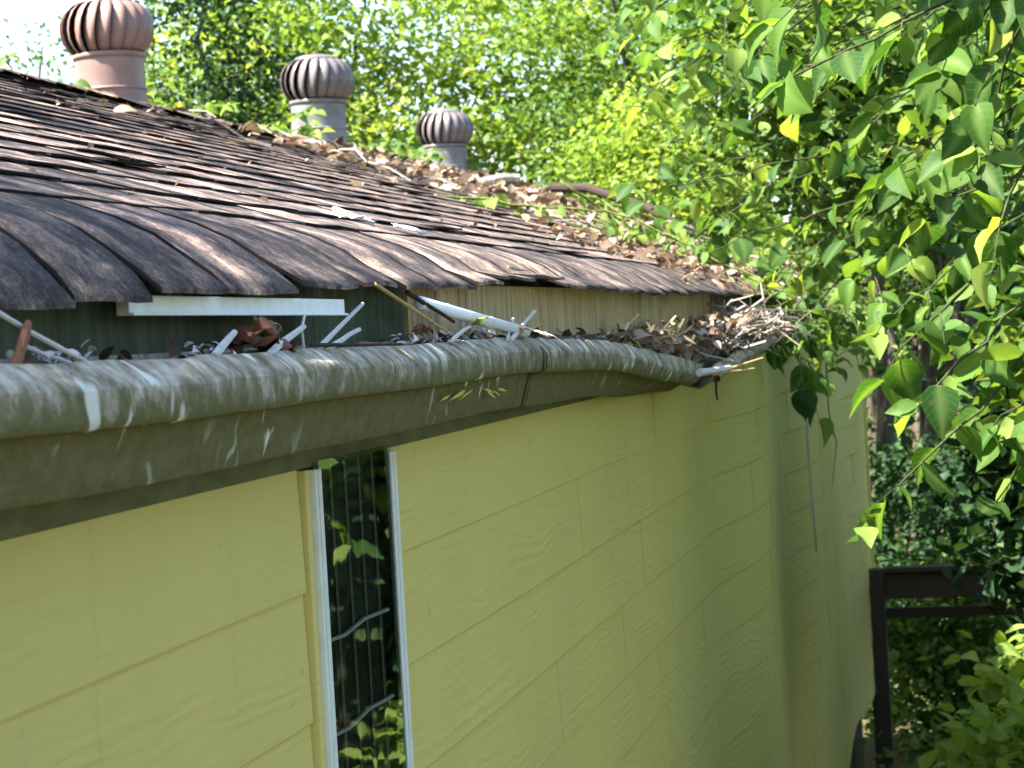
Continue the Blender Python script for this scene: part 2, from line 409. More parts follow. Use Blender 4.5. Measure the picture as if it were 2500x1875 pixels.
mb.build('pane', M['glass'], win)
mb = MB(); mb.box(XW-.001, XW+.004, WINY0+.001, WINY1-.001, WINZ0+.001, WINZ1-.001); mb.build('dark_backing', M['interior'], win)  # dark panel close behind the glass stands in for the unlit room
for y0, y1 in ((WINY0-.019, WINY0+.013), (WINY1-.013, WINY1+.028)):
    mb = MB(); mb.box(XW+.0043, xo+.0088, y0, y1, WINZ0, WINZ1-.013); mb.build('liner', M['interior'], win)  # dark strips added so the gap behind the frame reads unlit
for k in range(5):
    y = WINY0 + .06 + k * .082
    mb = MB(); mb.box(XW+.0045, XW+.008, y, y+.012, WINZ0, WINZ1); mb.build('blind_cord', M['blind'], win)
for z in (EYE-.47, EYE-.62, EYE-.76):
    mb = MB(); mb.tube([(XW+.014, WINY0+.02, z), (XW+.014, WINY0+.15, z-.006), (XW+.014, WINY0+.27, z+.004), (XW+.014, WINY1-.02, z)], .004, 5)
    mb.build('cross_cord', M['white_frame'], win)

# ------------------------------------------------------------------ roof
roof = hpart(empty('roof', (0, 0, 0)))
RY0, RY1 = Y0 - .3, Y1 + .45
def rz(x): return BZ + (BX - x) * SL
mb = MB()
e = .03
mb.add([(-1.02, RY0, rz(-1.02)-e), (RX, RY0, RZ-e), (RX, RY1, RZ-e), (-1.02, RY1, rz(-1.02)-e),
        (-1.02, RY0, rz(-1.02)-e-.018), (RX, RY0, RZ-e-.02), (RX, RY1, RZ-e-.02), (-1.02, RY1, rz(-1.02)-e-.018)],
       [(0, 3, 2, 1), (4, 5, 6, 7), (0, 1, 5, 4), (1, 2, 6, 5), (2, 3, 7, 6), (3, 0, 4, 7)])
XB = 2*RX + 1.0
mb.add([(XB, RY0, rz(-1.0)-.01), (XB, RY1, rz(-1.0)-.01), (RX, RY1, RZ-.01), (RX, RY0, RZ-.01),
        (XB, RY0, rz(-1.0)-.06), (XB, RY1, rz(-1.0)-.06), (RX, RY1, RZ-.06), (RX, RY0, RZ-.06)],
       [(0, 3, 2, 1), (4, 5, 6, 7), (0, 1, 5, 4), (1, 2, 6, 5), (2, 3, 7, 6), (3, 0, 4, 7)])
mb.build('roof_deck', M['felt'], roof)
mb = MB(); fp = [(-1.2, .205*1.0), (-1.10, .165), (-1.06, .143), (-1.03, .125), (-1.012, .11)]
mb.add([(x, y, EYE+z-.012-d) for d in (0, .003) for y in (RY0, RY1) for x, z in fp], [(k, k+1, k+6, k+5) for k in range(4)] + [(k+15, k+16, k+11, k+10) for k in range(4)])
mb.build('felt', M['felt'], roof)
mb = MB()
for y in (Y0, Y1-.1):
    mb.add([(XW-.12, y, EYE+.05), (-6.54, y, EYE+.05), (RX, y, RZ-.06), (XW-.12, y+.1, EYE+.05), (-6.54, y+.1, EYE+.05), (RX, y+.1, RZ-.06)],
           [(0, 2, 1), (3, 4, 5), (0, 1, 4, 3), (1, 2, 5, 4), (2, 0, 3, 5)])
mb.build('gable', M['core'], roof)

TW, TEX = .285, .142
cs, sn = math.cos(math.atan(SL)), math.sin(math.atan(SL))
def tab_mesh(seed, w=TW-.006, L=.20, eave=False, drop=0.0, lift=0.0):
    """one shingle tab: local x = down the slope (0 at the butt edge, negative up), y along the eave, z normal"""
    r = random.Random(seed); V = []; nu = 4
    if eave:
        # world (X - BX, Z - BZ) path of the sagging first course
        path = [(-.20, .20*SL), (-.10, .10*SL+.002), (-.02, .02*SL), (.03, -.018), (.068, -.046), (.102, -.078-drop*.5), (.128, -.108-drop)]
    else:
        path = [(-L, 0), (-L*.6, .001), (-.05, .003+lift*.25), (-.018, .0045+lift*.7), (0, .0055+lift)]
    th = .0042 if not eave else .0065
    ph = r.uniform(0, 6); am = r.uniform(.0002, .0012)
    jag = [r.uniform(-.006, .006) if not eave else r.uniform(-.007, .004) for _ in range(nu+1)]
    if eave: am = r.uniform(.0006, .003)
    np_ = len(path)
    for i, (a, b) in enumerate(path):
        t = i/(np_-1)
        for k in range(nu+1):
            y = (k/nu - .5) * w + (r.uniform(-.003, .003) if k in (0, nu) else 0)
            wob = am * t * math.sin(ph + k*1.5)
            aa = a + (jag[k] if i == np_-1 else 0)
            V.append((aa, y, b + wob)); 
    n = len(V); V += [(a, y, b - th) for a, y, b in V]
    F = []; W = nu+1
    for i in range(np_-1):
        for k in range(nu):
            q = (i*W+k, (i+1)*W+k, (i+1)*W+k+1, i*W+k+1)
            F.append(q); F.append(tuple(n+j for j in reversed(q)))
    for i in range(np_-1):
        F.append((i*W, i*W+n, (i+1)*W+n, (i+1)*W)); j = nu
        F.append((i*W+j, (i+1)*W+j, (i+1)*W+n+j, i*W+n+j))
    i = np_-1
    for k in range(nu): F.append((i*W+k, i*W+n+k, i*W+n+k+1, i*W+k+1))
    me = bpy.data.meshes.new('shingle'); me.from_pydata(V, [], F); me.materials.append(M['shingle']); me.materials.append(M['felt'])
    me.polygons.foreach_set('material_index', np.array([0 if (i < 2*(np_-1)*nu or (eave and i >= len(F)-nu)) else 1 for i in range(len(F))], dtype=np.int32))
    me.polygons.foreach_set('use_smooth', np.array([i < 2*(np_-1)*nu for i in range(len(F))])); me.update()
    return me
flat = [tab_mesh(100+i, lift=[.0, .001, .0005, .002, .003, .0, .001, .010, .0, .002][i]) for i in range(10)]
slope_rot = Matrix.Rotation(math.atan(SL), 4, 'Y')
tabs = []       # (distance key, mesh, matrix, own mesh?)
# eave course
y = RY0; i = 0
while y < RY1 - .1:
    w = TW * R(.82, 1.16); yc = y + w/2
    d = np.interp(yc, [2.0, 2.3, 2.7, 3.3, 4.3, 4.7, 4.86, 5.1, 5.5, 7, 18], [.012, .002, -.014, -.024, -.036, -.050, -.060, -.042, -.030, -.030, -.024])
    me = tab_mesh(500+i, w=w-.017, eave=True, drop=float(d)+R(-.004, .006))
    tabs.append((yc, me, Matrix.Translation((BX, yc, BZ + R(0, .005)))))
    y += w; i += 1
# upper courses
nc = int((BX - RX) / cs / TEX)
for c in range(1, nc + 1):
    s = c*TEX - .03
    x = BX - s*cs; z = BZ + s*sn
    off = (c % 2)*TW*.5 + R(-.03, .03)
    k = 0; y = RY0 + off - TW*.5; sag = R(-.006, .006)
    while y < RY1 - .12:
        yc = y + TW/2
        if c >= nc and R(0, 1) < .1: y += TW; continue
        mt = Matrix.Translation((x + R(-.004, .004), yc, z + .002 + R(0, .0012))) @ slope_rot @ Matrix.Rotation(R(-.012, .012), 4, 'Z')
        me = random.choice(flat[:7] + flat[8:]) if R(0, 1) < .97 else flat[7]
        tabs.append((math.hypot(yc, x) if yc > 1.7 else 50 + abs(yc), me, mt)); y += TW
    # a longer broken strip here and there
tabs.sort(key=lambda t: t[0])
rest_v = []; rest_f = []; rest_t = []; rest_m = []; nvv = 0
for k, (d, me, mt) in enumerate(tabs):
    if k < 296:
        o = link('shingle', me, None, roof); o.matrix_local = mt
    else:
        nv = len(me.vertices); co = np.empty(nv*3, dtype=np.float32); me.vertices.foreach_get('co', co)
        co = co.reshape(-1, 3) @ np.array(mt.to_3x3()).T + np.array(mt.translation)
        rest_v.append(co); rest_t.append(np.full(nv, R(0, 1)))
        f = np.empty(len(me.polygons)*4, dtype=np.int32); me.polygons.foreach_get('vertices', f); rest_f.append(f.reshape(-1, 4) + nvv); nvv += nv
        mi = np.empty(len(me.polygons), dtype=np.int32); me.polygons.foreach_get('material_index', mi); rest_m.append(mi)
o = link('shingles', mesh_np('shingles', np.concatenate(rest_v), np.concatenate(rest_f), np.concatenate(rest_t)), M['shingle'], roof); o['kind'] = 'stuff'
o.data.materials.append(M['felt']); o.data.polygons.foreach_set('material_index', np.concatenate(rest_m))
# ridge caps
y = RY0
while y < RY1 - .1:
    V = []; w = .13
    for yy, up in ((y, .012), (y+.2, .004)):
        for t in (-1, -.5, 0, .5, 1):
            V.append((RX + t*w, yy, RZ + up + .022 - abs(t)*w*SL*(1 if abs(t) > .4 else .6) + R(-.003, .003)))
    F = [(k, k+1, k+6, k+5) for k in range(4)]
    n = len(V); V += [(a, b, c-.012) for a, b, c in V]; F += [tuple(n+q for q in reversed(f)) for f in F] + [(k, k+n, k+1+n, k+1) for k in range(4)]
    mb = MB(); mb.add(V, F); mb.build('ridge_cap', M['shingle'], roof); y += .17

# fascia boards: mossy at the near end, bare tan beyond
for (a, b, moss, dx, dz, lean) in ((Y0-.3, 3.895, 1.0, 0, 0, 0), (3.912, 4.822, .08, .004, .004, .002), (4.842, 5.44, .0, .007, .012, -.006), (5.452, 8.4, .16, 0, 0, 0), (8.41, RY1-.02, .8, 0, 0, 0)):
    V = []; F = []; n = max(3, int((b-a)/.3))
    for i in range(n+1):
        yy = a + (b-a)*i/n; w = .003*math.sin(yy*2.3)
        zt = np.interp(yy, [0, 4.6, 4.86, 5.2, 5.6], [EYE+.105, EYE+.112, EYE+.13, EYE+.115, EYE+.105])
        V += [(-1.028+dx+w, yy, EYE-.16), (-1.028+dx+w+lean, yy, zt+dz), (-1.05, yy, zt+dz), (-1.05, yy, EYE-.16)]
    for i in range(n):
        for k in range(4): F.append((i*4+k, i*4+(k+1) % 4, (i+1)*4+(k+1) % 4, (i+1)*4+k))
    F += [(0, 3, 2, 1), (n*4, n*4+1, n*4+2, n*4+3)]
    mb = MB(); mb.add(V, F, moss); hpart(mb.build('fascia_board', M['fascia']))

# ------------------------------------------------------------------ gutter
gut = tag(empty('rain_gutter', (-.95, 0, EYE-.1)), 'sagging olive gutter full of debris, streaked with white drips, along the eave', 'gutter')
PROF = [(-.118, .004), (-.118, -.138), (-.112, -.1425), (-.060, -.1435), (-.050, -.142), (-.046, -.137), (-.040, -.115), (-.034, -.090), (-.030, -.078), (-.028, -.0745), (-.012, -.0735), (-.004, -.071),
        (-.0005, -.066), (.001, -.060), (.0015, -.045), (.0005, -.031), (-.003, -.0245), (-.009, -.019), (-.020, -.0095), (-.031, -.002), (-.037, -.0015), (-.040, -.010)]
def gutter_section(ys, fn, squash=1):
    V = []; U = []; A = []; n = len(PROF)
    arc = [0]
    for (a, b), (c, d) in zip(PROF[:-1], PROF[1:]): arc.append(arc[-1] + math.hypot(c-a, d-b))
    for yy in ys:
        lx, lz, tw = fn(yy); ct, st_ = math.cos(tw), math.sin(tw)
        dn = .0022*math.sin(yy*11+1) + .0016*math.sin(yy*23.7) + .0012*math.sin(yy*41)
        for k, (a, b) in enumerate(PROF):
            b *= squash
            wq = max(0, min(1, (b+.08)/.03)) if k > 5 else 0; a, b = a + dn*wq*1.3, b + .7*dn*wq*math.sin(yy*7)
            bx, bz = a + .118, b + .07          # twist about the back of the trough
            V.append((lx - .118 + bx*ct + bz*st_, yy, lz - .07 - bx*st_ + bz*ct)); U.append((yy, arc[k])); A.append(min(1, max(0, (b + .085)/.085)))
    F = [(i*n+k, (i+1)*n+k, (i+1)*n+k+1, i*n+k+1) for i in range(len(ys)-1) for k in range(n-1)]
    return mesh_np('trough', V, F, smooth=True, uv=U, attrs={'prof': A})
def g1(y):
    z = np.interp(y, [-1, 2, 2.7, 3.3, 4, 4.66, 5.4, 6.0, 6.6, 7.1], [0, 0, -.010, -.008, -.012, -.012, -.018, -.028, -.040, -.050])
    tw = np.interp(y, [-1, 4.4, 5.0, 5.6, 6.2, 6.8, 7.2], [0, .02, .10, .26, .52, .78, .9])
    return -.89 + .01*math.sin(y*.9), EYE + float(z) + .002*math.sin(y*5), float(tw)
def g2(y):
    z = np.interp(y, [6.9, 7.8, 9.6, 12, 18], [-.125, -.10, -.055, -.02, -.01]); tw = np.interp(y, [6.9, 8, 10, 18], [.30, .2, .05, 0])
    return float(np.interp(y, [6.9, 8, 10, 18], [-.84, -.85, -.87, -.89])), EYE + float(z), float(tw)
for ys, fn in ((np.linspace(RY0, 4.53, 66), g1), (np.arange(4.52, 7.1, .05), lambda y: (g1(y)[0]+.003, g1(y)[1]-.002, g1(y)[2])), (np.arange(6.92, RY1-.1, .12), g2)):
    o = link('trough', gutter_section(list(ys), fn, .5 if fn is g2 else 1), M['gutter'], gut); o.matrix_parent_inverse = Matrix.Translation((.95, 0, -EYE+.1))
    o.data.set_sharp_from_angle(angle=math.radians(24))
    s = o.modifiers.new('solid', 'SOLIDIFY'); s.thickness = .0025; s.offset = -1
for yy in (4.5,):
    lx, lz, tw = g1(yy)
    mb = MB()
    V = []; F = []
    for k, (a, b) in enumerate(PROF[2:18]):
        for d in (-.006, .006):
            bx, bz = a + .118, b + .07; ct, st_ = math.cos(tw), math.sin(tw)
            V.append((lx - .118 + bx*ct + bz*st_ + (.0035 if k > 2 else 0), yy+d, lz - .07 - bx*st_ + bz*ct - (.003 if k <= 2 else 0)))
    for k in range(15): F.append((2*k, 2*k+2, 2*k+3, 2*k+1))
    mb.add(V, F); o = mb.build('seam_band', M['olive_strip'] if yy != 4.5 else M['gutter'], gut); o.matrix_parent_inverse = Matrix.Translation((.95, 0, -EYE+.1))

# yellow paint smears on the gutter face
for k, (yy, zz, ln, an) in enumerate([(R(3.72, 3.92), R(-.104, -.094), R(.03, .09), R(.5, 1.4)) for _ in range(6)] + [(R(4.03, 4.2), R(-.106, -.096), R(.04, .10), -R(.6, 1.3)) for _ in range(5)]):
    mb = MB(); c = Vector((-.887-.035, yy, EYE+zz-.012)); d = Vector((0, 1, an*.16))
    nn = Vector((.96, 0, -.28)); d = (d - nn*d.dot(nn)).normalized(); w = nn.cross(d)*R(.0012, .003)
    V = [c + d*t*ln + w*s*q*R(.5, 1.2) + nn*.0035 for t, q in ((-.6, .2), (-.2, 1), (.2, 1), (.6, .3)) for s in (-1, 1)]
    mb.add(V, [(2*i, 2*i+1, 2*i+3, 2*i+2) for i in range(3)]); o = mb.build('paint_smear', M['yellow_smear'], gut); o.matrix_parent_inverse = Matrix.Translation((.95, 0, -EYE+.1))

# ------------------------------------------------------------------ turbine vents
def fin_mesh(n):
    V = []; F = []; prof = [(.158, .0), (.192, .03), (.217, .075), (.226, .12), (.222, .165), (.203, .208), (.172, .238), (.128, .258)]
    st = 2*math.pi/n; m_ = 4
    for i, (r, z) in enumerate(prof):
        tw = .16*(z/.26)**1.3
        for k in range(m_+1):
            t = k/m_; a = tw + (t*1.22 - .1)*st; rr = r*(.80 + .20*t**.75)
            V.append((rr*math.cos(a), rr*math.sin(a), z))
    for i in range(len(prof)-1):
        for k in range(m_): F.append((i*(m_+1)+k, i*(m_+1)+k+1, (i+1)*(m_+1)+k+1, (i+1)*(m_+1)+k))
    me = bpy.data.meshes.new('fin'); me.from_pydata(V, [], F); me.polygons.foreach_set('use_smooth', np.ones(len(F), dtype=bool)); me.update(); return me
NF = 19
def vent(loc, mat_head, mat_neck, label, tilt, sc, spin):
    root = tag(empty('turbine_vent', loc), label, 'roof vent', 'turbine vents along the ridge')
    root.rotation_euler = (tilt[0], tilt[1], 0); root.scale = (sc, sc, sc)
    zb = .40
    def P(name, prof, mat, n=32, parent=root):
        v, f = lathe(prof, n); mb = MB(); mb.add(v, f); return mb.build(name, mat, parent, smooth=True)
    P('flashing', [(.30, -.02), (.24, .0), (.19, .02), (.172, .06)], mat_neck)
    nk = P('neck', [(.185, .03), (.178, .10), (.168, .16), (.165, .30), (.165, zb-.01)], mat_neck)
    P('seam_ring', [(.164, .225), (.170, .228), (.170, .24), (.164, .243)], mat_neck, parent=nk)
    P('collar', [(.160, zb-.02), (.170, zb-.019), (.175, zb-.008), (.175, zb+.004), (.165, zb+.010), (.15, zb+.008)], mat_head)
    P('dark_core', [(.14, zb), (.165, zb+.06), (.168, zb+.17), (.12, zb+.235), (0.001, zb+.24)], M['vent_dark'])  # near-black core stands in for the shade between the fins
    P('cap', [(.135, zb+.252), (.132, zb+.262), (.10, zb+.276), (.05, zb+.284), (0.001, zb+.286)], mat_head)
    me = fin_mesh(NF); me.materials.append(mat_head)
    for k in range(NF):
        o = link('fin', me, None, root); o.location = (0, 0, zb); o.rotation_euler = (0, 0, spin + 2*math.pi*k/NF)
        s = o.modifiers.new('solid', 'SOLIDIFY'); s.thickness = .003
vent((-4.07, 10.22, EYE+1.02), M['vent_rust'], M['vent_rust'], 'largest terracotta brown turbine vent, nearest on the ridge', (0, -.01, 0), 1.0, .1)
vent((-4.07, 13.63, EYE+1.08), M['vent_grey'], M['vent_galv'], 'grey turbine vent with bright galvanised neck, middle of the three on the ridge', (0, .02, 0), 1.04, .25)
vent((-4.07, 17.00, EYE+1.05), M['vent_grey'], M['vent_galv'], 'smallest grey turbine vent, furthest along the ridge beside sky gaps', (0, .015, 0), 1.0, .4)

# ------------------------------------------------------------------ leaves: clouds and single leaves
TPL = np.array([(0, 0, 0), (.30, .45, .07), (0, 1, -.06), (-.30, .45, .07)], dtype=np.float32)
TPF = np.array([(0, 1, 2), (0, 2, 3)])
TPL6 = np.array([(0, .45, 0), (0, 0, 0), (.17, .08, .03), (.29, .27, .07), (.28, .50, .07), (.17, .74, .03), (0, 1.05, -.14), (-.17, .74, .03), (-.28, .50, .07), (-.29, .27, .07), (-.17, .08, .03)], dtype=np.float32)
TPF6 = np.array([(0, 1+k, 1+(k+1) % 10) for k in range(10)])
def unit(a): return a / np.maximum(np.linalg.norm(a, axis=1, keepdims=True), 1e-9)
def leaf_cloud(name, P, size, mat, parent=None, up=.7, droop=.3, tint=None, fine=False, nrm=None, kind=None):
    n = len(P); T, TF = (TPL6, TPF6) if fine else (TPL, TPF)
    nr = rng.normal(size=(n, 3)); nr[:, 2] = np.abs(nr[:, 2])*.6 + up
    if nrm is not None: nr += nrm
    nr = unit(nr)
    al = rng.normal(size=(n, 3)); al[:, 2] -= droop*1.5
    al = unit(al - nr * np.sum(al*nr, 1, keepdims=True)); b = np.cross(al, nr)
    size = np.broadcast_to(size, (n,)) * rng.uniform(.65, 1.3, n)
    V = (P[:, None] + size[:, None, None] * (T[None, :, 0, None]*b[:, None] + T[None, :, 1, None]*al[:, None] + T[None, :, 2, None]*nr[:, None])).reshape(-1, 3)
    F = (TF[None] + (np.arange(n)*len(T))[:, None, None]).reshape(-1, 3)
    if tint is None: tint = rng.uniform(0, 1, n)
    o = link(name, mesh_np(name, V, F, np.repeat(np.clip(tint, 0, 1), len(T))), mat, parent)
    if kind: o['kind'] = kind
    return o
def ball(n, c, r, shell=.5):
    d = unit(rng.normal(size=(n, 3))); q = rng.uniform(0, 1, n) ** shell
    return np.array(c) + d * q[:, None] * np.array(r)
def crown_points(c, r, nclump, per, cr):
    cen = ball(nclump, c, r, .42); k = np.repeat(np.arange(nclump), per)
    pts = cen[k] + rng.normal(size=(len(k), 3)) * np.array([cr, cr, cr*.62]) * .55
    ct = rng.uniform(0, 1, nclump)
    return cen, pts, np.clip(.55*ct[k] + .45*rng.uniform(0, 1, len(k)), 0, 1)
def limb(mb, a, b, r0, r1, sagv=.1, n=6):
    a = Vector(a); b = Vector(b); pts = []
    for i in range(n+1):
        t = i/n; p = a.lerp(b, t); w = math.sin(t*math.pi)
        pts.append(p + Vector((R(-.08, .08)*w, R(-.08, .08)*w, sagv*w)) * (b-a).length * .5)
    mb.tube(pts, [r0 + (r1-r0)*i/n for i in range(n+1)], 7)
def tree(name, label, base, c, r, mat, leaf=.085, nclump=120, per=110, cr=.5, trunk_r=.13, nlimb=15, group='trees behind the house', bark='bark', cat='tree', fine=False):
    root = tag(empty(name, base), label, cat, group)
    off = Matrix.Translation(tuple(-v for v in base))
    mb = MB(); bx, by, bz = base
    top = Vector((c[0], c[1], c[2] + r[2]*.35))
    pts = [Vector((bx, by, bz-.3)).lerp(top, t) + Vector((R(-.1, .1), R(-.1, .1), 0))*(t*(1-t)*4) for t in np.linspace(0, 1, 8)]
    mb.tube(pts, [trunk_r*(1.15-.95*t) for t in np.linspace(0, 1, 8)], 9)
    o = mb.build('trunk', M[bark], root, smooth=True); o.matrix_parent_inverse = off
    cen, P, tint = crown_points(c, r, nclump, per, cr)
    pick = rng.choice(len(cen), min(nlimb, len(cen)), replace=False)
    for i in pick:
        mb = MB(); t = R(.35, .85); a = pts[int(t*7)]
        limb(mb, a, cen[i], trunk_r*.42, trunk_r*.09)
        o = mb.build('limb', M[bark], root, smooth=True); o.matrix_parent_inverse = off
    o = leaf_cloud('crown', P, leaf, mat, root, tint=tint, fine=fine); o.matrix_parent_inverse = off
    return root

B = M
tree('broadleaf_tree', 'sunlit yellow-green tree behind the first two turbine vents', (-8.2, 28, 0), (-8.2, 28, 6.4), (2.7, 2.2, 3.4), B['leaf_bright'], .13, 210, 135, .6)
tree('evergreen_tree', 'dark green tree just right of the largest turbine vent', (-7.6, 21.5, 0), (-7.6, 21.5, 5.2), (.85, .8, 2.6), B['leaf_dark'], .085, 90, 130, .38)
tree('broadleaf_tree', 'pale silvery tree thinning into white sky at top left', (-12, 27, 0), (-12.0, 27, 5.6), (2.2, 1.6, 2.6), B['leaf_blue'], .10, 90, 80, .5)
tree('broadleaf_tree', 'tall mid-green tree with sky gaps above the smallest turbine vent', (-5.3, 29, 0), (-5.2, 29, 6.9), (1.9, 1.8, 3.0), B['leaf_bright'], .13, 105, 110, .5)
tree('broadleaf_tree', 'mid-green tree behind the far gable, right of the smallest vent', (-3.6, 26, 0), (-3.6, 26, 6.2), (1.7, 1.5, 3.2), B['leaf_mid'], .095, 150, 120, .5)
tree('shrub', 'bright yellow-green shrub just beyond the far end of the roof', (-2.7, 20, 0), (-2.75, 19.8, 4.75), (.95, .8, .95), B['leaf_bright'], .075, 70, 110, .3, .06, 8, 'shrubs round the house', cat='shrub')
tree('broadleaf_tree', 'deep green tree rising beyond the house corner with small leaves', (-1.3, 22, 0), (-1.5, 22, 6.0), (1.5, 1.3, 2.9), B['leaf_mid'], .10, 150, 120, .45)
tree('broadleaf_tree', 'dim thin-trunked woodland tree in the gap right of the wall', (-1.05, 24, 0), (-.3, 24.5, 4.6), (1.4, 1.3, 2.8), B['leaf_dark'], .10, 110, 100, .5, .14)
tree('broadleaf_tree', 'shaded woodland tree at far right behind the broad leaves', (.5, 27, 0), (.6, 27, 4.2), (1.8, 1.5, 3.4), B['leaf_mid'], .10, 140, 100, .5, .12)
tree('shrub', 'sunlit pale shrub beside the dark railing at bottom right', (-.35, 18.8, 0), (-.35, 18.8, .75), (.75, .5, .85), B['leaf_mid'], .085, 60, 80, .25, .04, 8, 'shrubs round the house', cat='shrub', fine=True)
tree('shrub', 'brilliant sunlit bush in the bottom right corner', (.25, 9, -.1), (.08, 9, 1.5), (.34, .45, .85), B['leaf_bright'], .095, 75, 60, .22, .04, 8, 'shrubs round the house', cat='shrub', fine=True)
tree('shrub', 'green thicket beyond the dark railing, leaves darkened for deep shade', (-.3, 20, 0), (-.35, 20, 1.3), (1.2, 1.0, 1.3), B['leaf_dark'], .085, 110, 90, .35, .05, 8, 'shrubs round the house', cat='shrub')  # dark leaves put the deep shade beside the wall into the colour
for (x, y, z, rx, rzz, mt, lab) in ((1.5, 7.2, 1.6, .75, 1.9, 'leaf_dark', 'dark tall shrub added to shade the wall close to the viewer'), (1.5, 8.9, 1.7, .7, 2.0, 'leaf_dark', 'dark tall shrub added to shade the wall below the broken gutter corner'), (.42, 10.7, 2.9, .42, 1.1, 'leaf_dark', 'leafy shrub standing out from the middle of the wall, placed to shade it'),
                                (1.4, 12.3, 2.0, .75, 2.3, 'leaf_dark', 'dark tall shrub added to shade the wall by the grey rod'), (1.4, 14.2, 2.0, .75, 2.4, 'leaf_dark', 'dark tall shrub added to shade the far part of the wall'), (.95, 16.0, 2.1, .6, 2.3, 'leaf_dark', 'dark shrub over the railing, added to shade the wall near the far corner')):
    tree('shrub', lab, (x, y, 0), (x, y, z), (rx, rx, rzz), B[mt], .11, 110, 85, .32, .05, 8, 'shrubs round the house', cat='shrub')  # shrubs added beside the wall to darken it; dark leaves dim the window reflection
for i, (x, y) in enumerate(((-1.05, 20.6), (-.72, 22.8), (-.28, 21.4), (-1.3, 25.5))):
    tree('thin_tree', ['thin dark trunk nearest the wall corner in the wood', 'second thin dark trunk right of the wall corner', 'thin dark trunk above the railing in the wood', 'thin dark trunk far back beside the wall corner'][i], (x, y, 0), (x + R(-.2, .2), y, 6.2), (.8, .7, 1.2), B['leaf_mid'], .09, 40, 70, .4, .11, 6)
# the wood goes on to the right and behind the camera: it shades the wall and shows in the window
for i, (x, y, z, r, mt) in enumerate(((2.9, 12.5, 4.3, 1.4, 'leaf_bright'), (3.6, 17.5, 3.4, 1.9, 'leaf_mid'), (5.5, 8, 4.6, 2.1, 'leaf_mid'), (2.9, 21.5, 4.2, 1.7, 'leaf_bright'), (6.5, 14, 5.2, 2.6, 'leaf_dark'))):
    tree('broadleaf_tree', ['bright bushy tree mirrored in the narrow window', 'green tree mirrored low in the narrow window', 'tall green tree standing right of the viewer', 'sunny tree mirrored far off in the narrow window', 'dark tree standing far right of the house'][i],
         (x, y, 0), (x, y, z), (r*.9, r*.9, r*1.5), B[mt], .11, 90, 90, .5, .12, 8, 'trees right of the house')
for i, (x, y, z, r) in enumerate(((7, -1, 5, 2.8),)):
    tree('broadleaf_tree', ['dense unseen tree added right of the viewer to dim the light'][i], (x, y, 0), (x, y, z), (r, r, r*1.5), B['leaf_mid'], .2, 90, 60, .7, .16, 6, 'trees added for shade behind the viewer')  # out-of-view tree added to cut the light coming from behind
# trees on the left whose crowns overhang the roof and throw the dappled shade
tree('shade_tree', 'tall tree left of the house with crown reaching over the near roof', (-9, -1.5, 0), (-5.0, -.5, 9.7), (1.4, 1.6, .9), B['leaf_mid'], .13, 62, 95, .55, .22, 12, 'trees overhanging the roof')
tree('shade_tree', 'tall tree left of the house with crown reaching over the far roof', (-10.2, 5, 0), (-7.0, 3.2, 10), (1.9, 3.0, 1.0), B['leaf_mid'], .13, 48, 62, .5, .22, 12, 'trees overhanging the roof')
# far wood
n = 80000
xs = rng.uniform(-30, 12, n); zz = rng.uniform(0, 1, n)**.8
top = 5.6 + 1.3*np.sin(xs*.9) + .8*np.sin(xs*2.3+1) - np.clip((-11-xs)*.35, 0, 2.6) - 2.3*np.exp(-((xs+8.6)/1.6)**2)
P = np.stack([xs, rng.uniform(38, 45, n), zz*top + rng.normal(size=n)*.15], -1)
o = leaf_cloud('far_wood', P, .24, M['leaf_mid'], tint=np.clip(.5+.5*np.sin(xs*1.7)*np.sin(P[:, 2]*2)+rng.normal(size=n)*.2, 0, 1))
tag(o, 'hazy green wood closing the view far behind the house', 'woods', kind='stuff')
# understorey on the ground
n = 26000
P = np.stack([rng.uniform(-10, 8, n), rng.uniform(17.6, 34, n), rng.uniform(0, 1, n)**1.8*1.1], -1)
o = leaf_cloud('ground_cover', P, .10, M['leaf_mid']); tag(o, 'low leafy ground cover beneath the trees', 'ground cover', kind='stuff')
n = 9000
P = np.stack([rng.uniform(-1.0, 6, n), rng.uniform(3, 17.6, n), rng.uniform(0, 1, n)**1.8*.6], -1)
P = P[(np.hypot(P[:, 0], P[:, 1]) > 2)]
o = leaf_cloud('ground_cover', P, .10, M['leaf_mid']); tag(o, 'low weeds along the foot of the yellow wall', 'ground cover', kind='stuff')

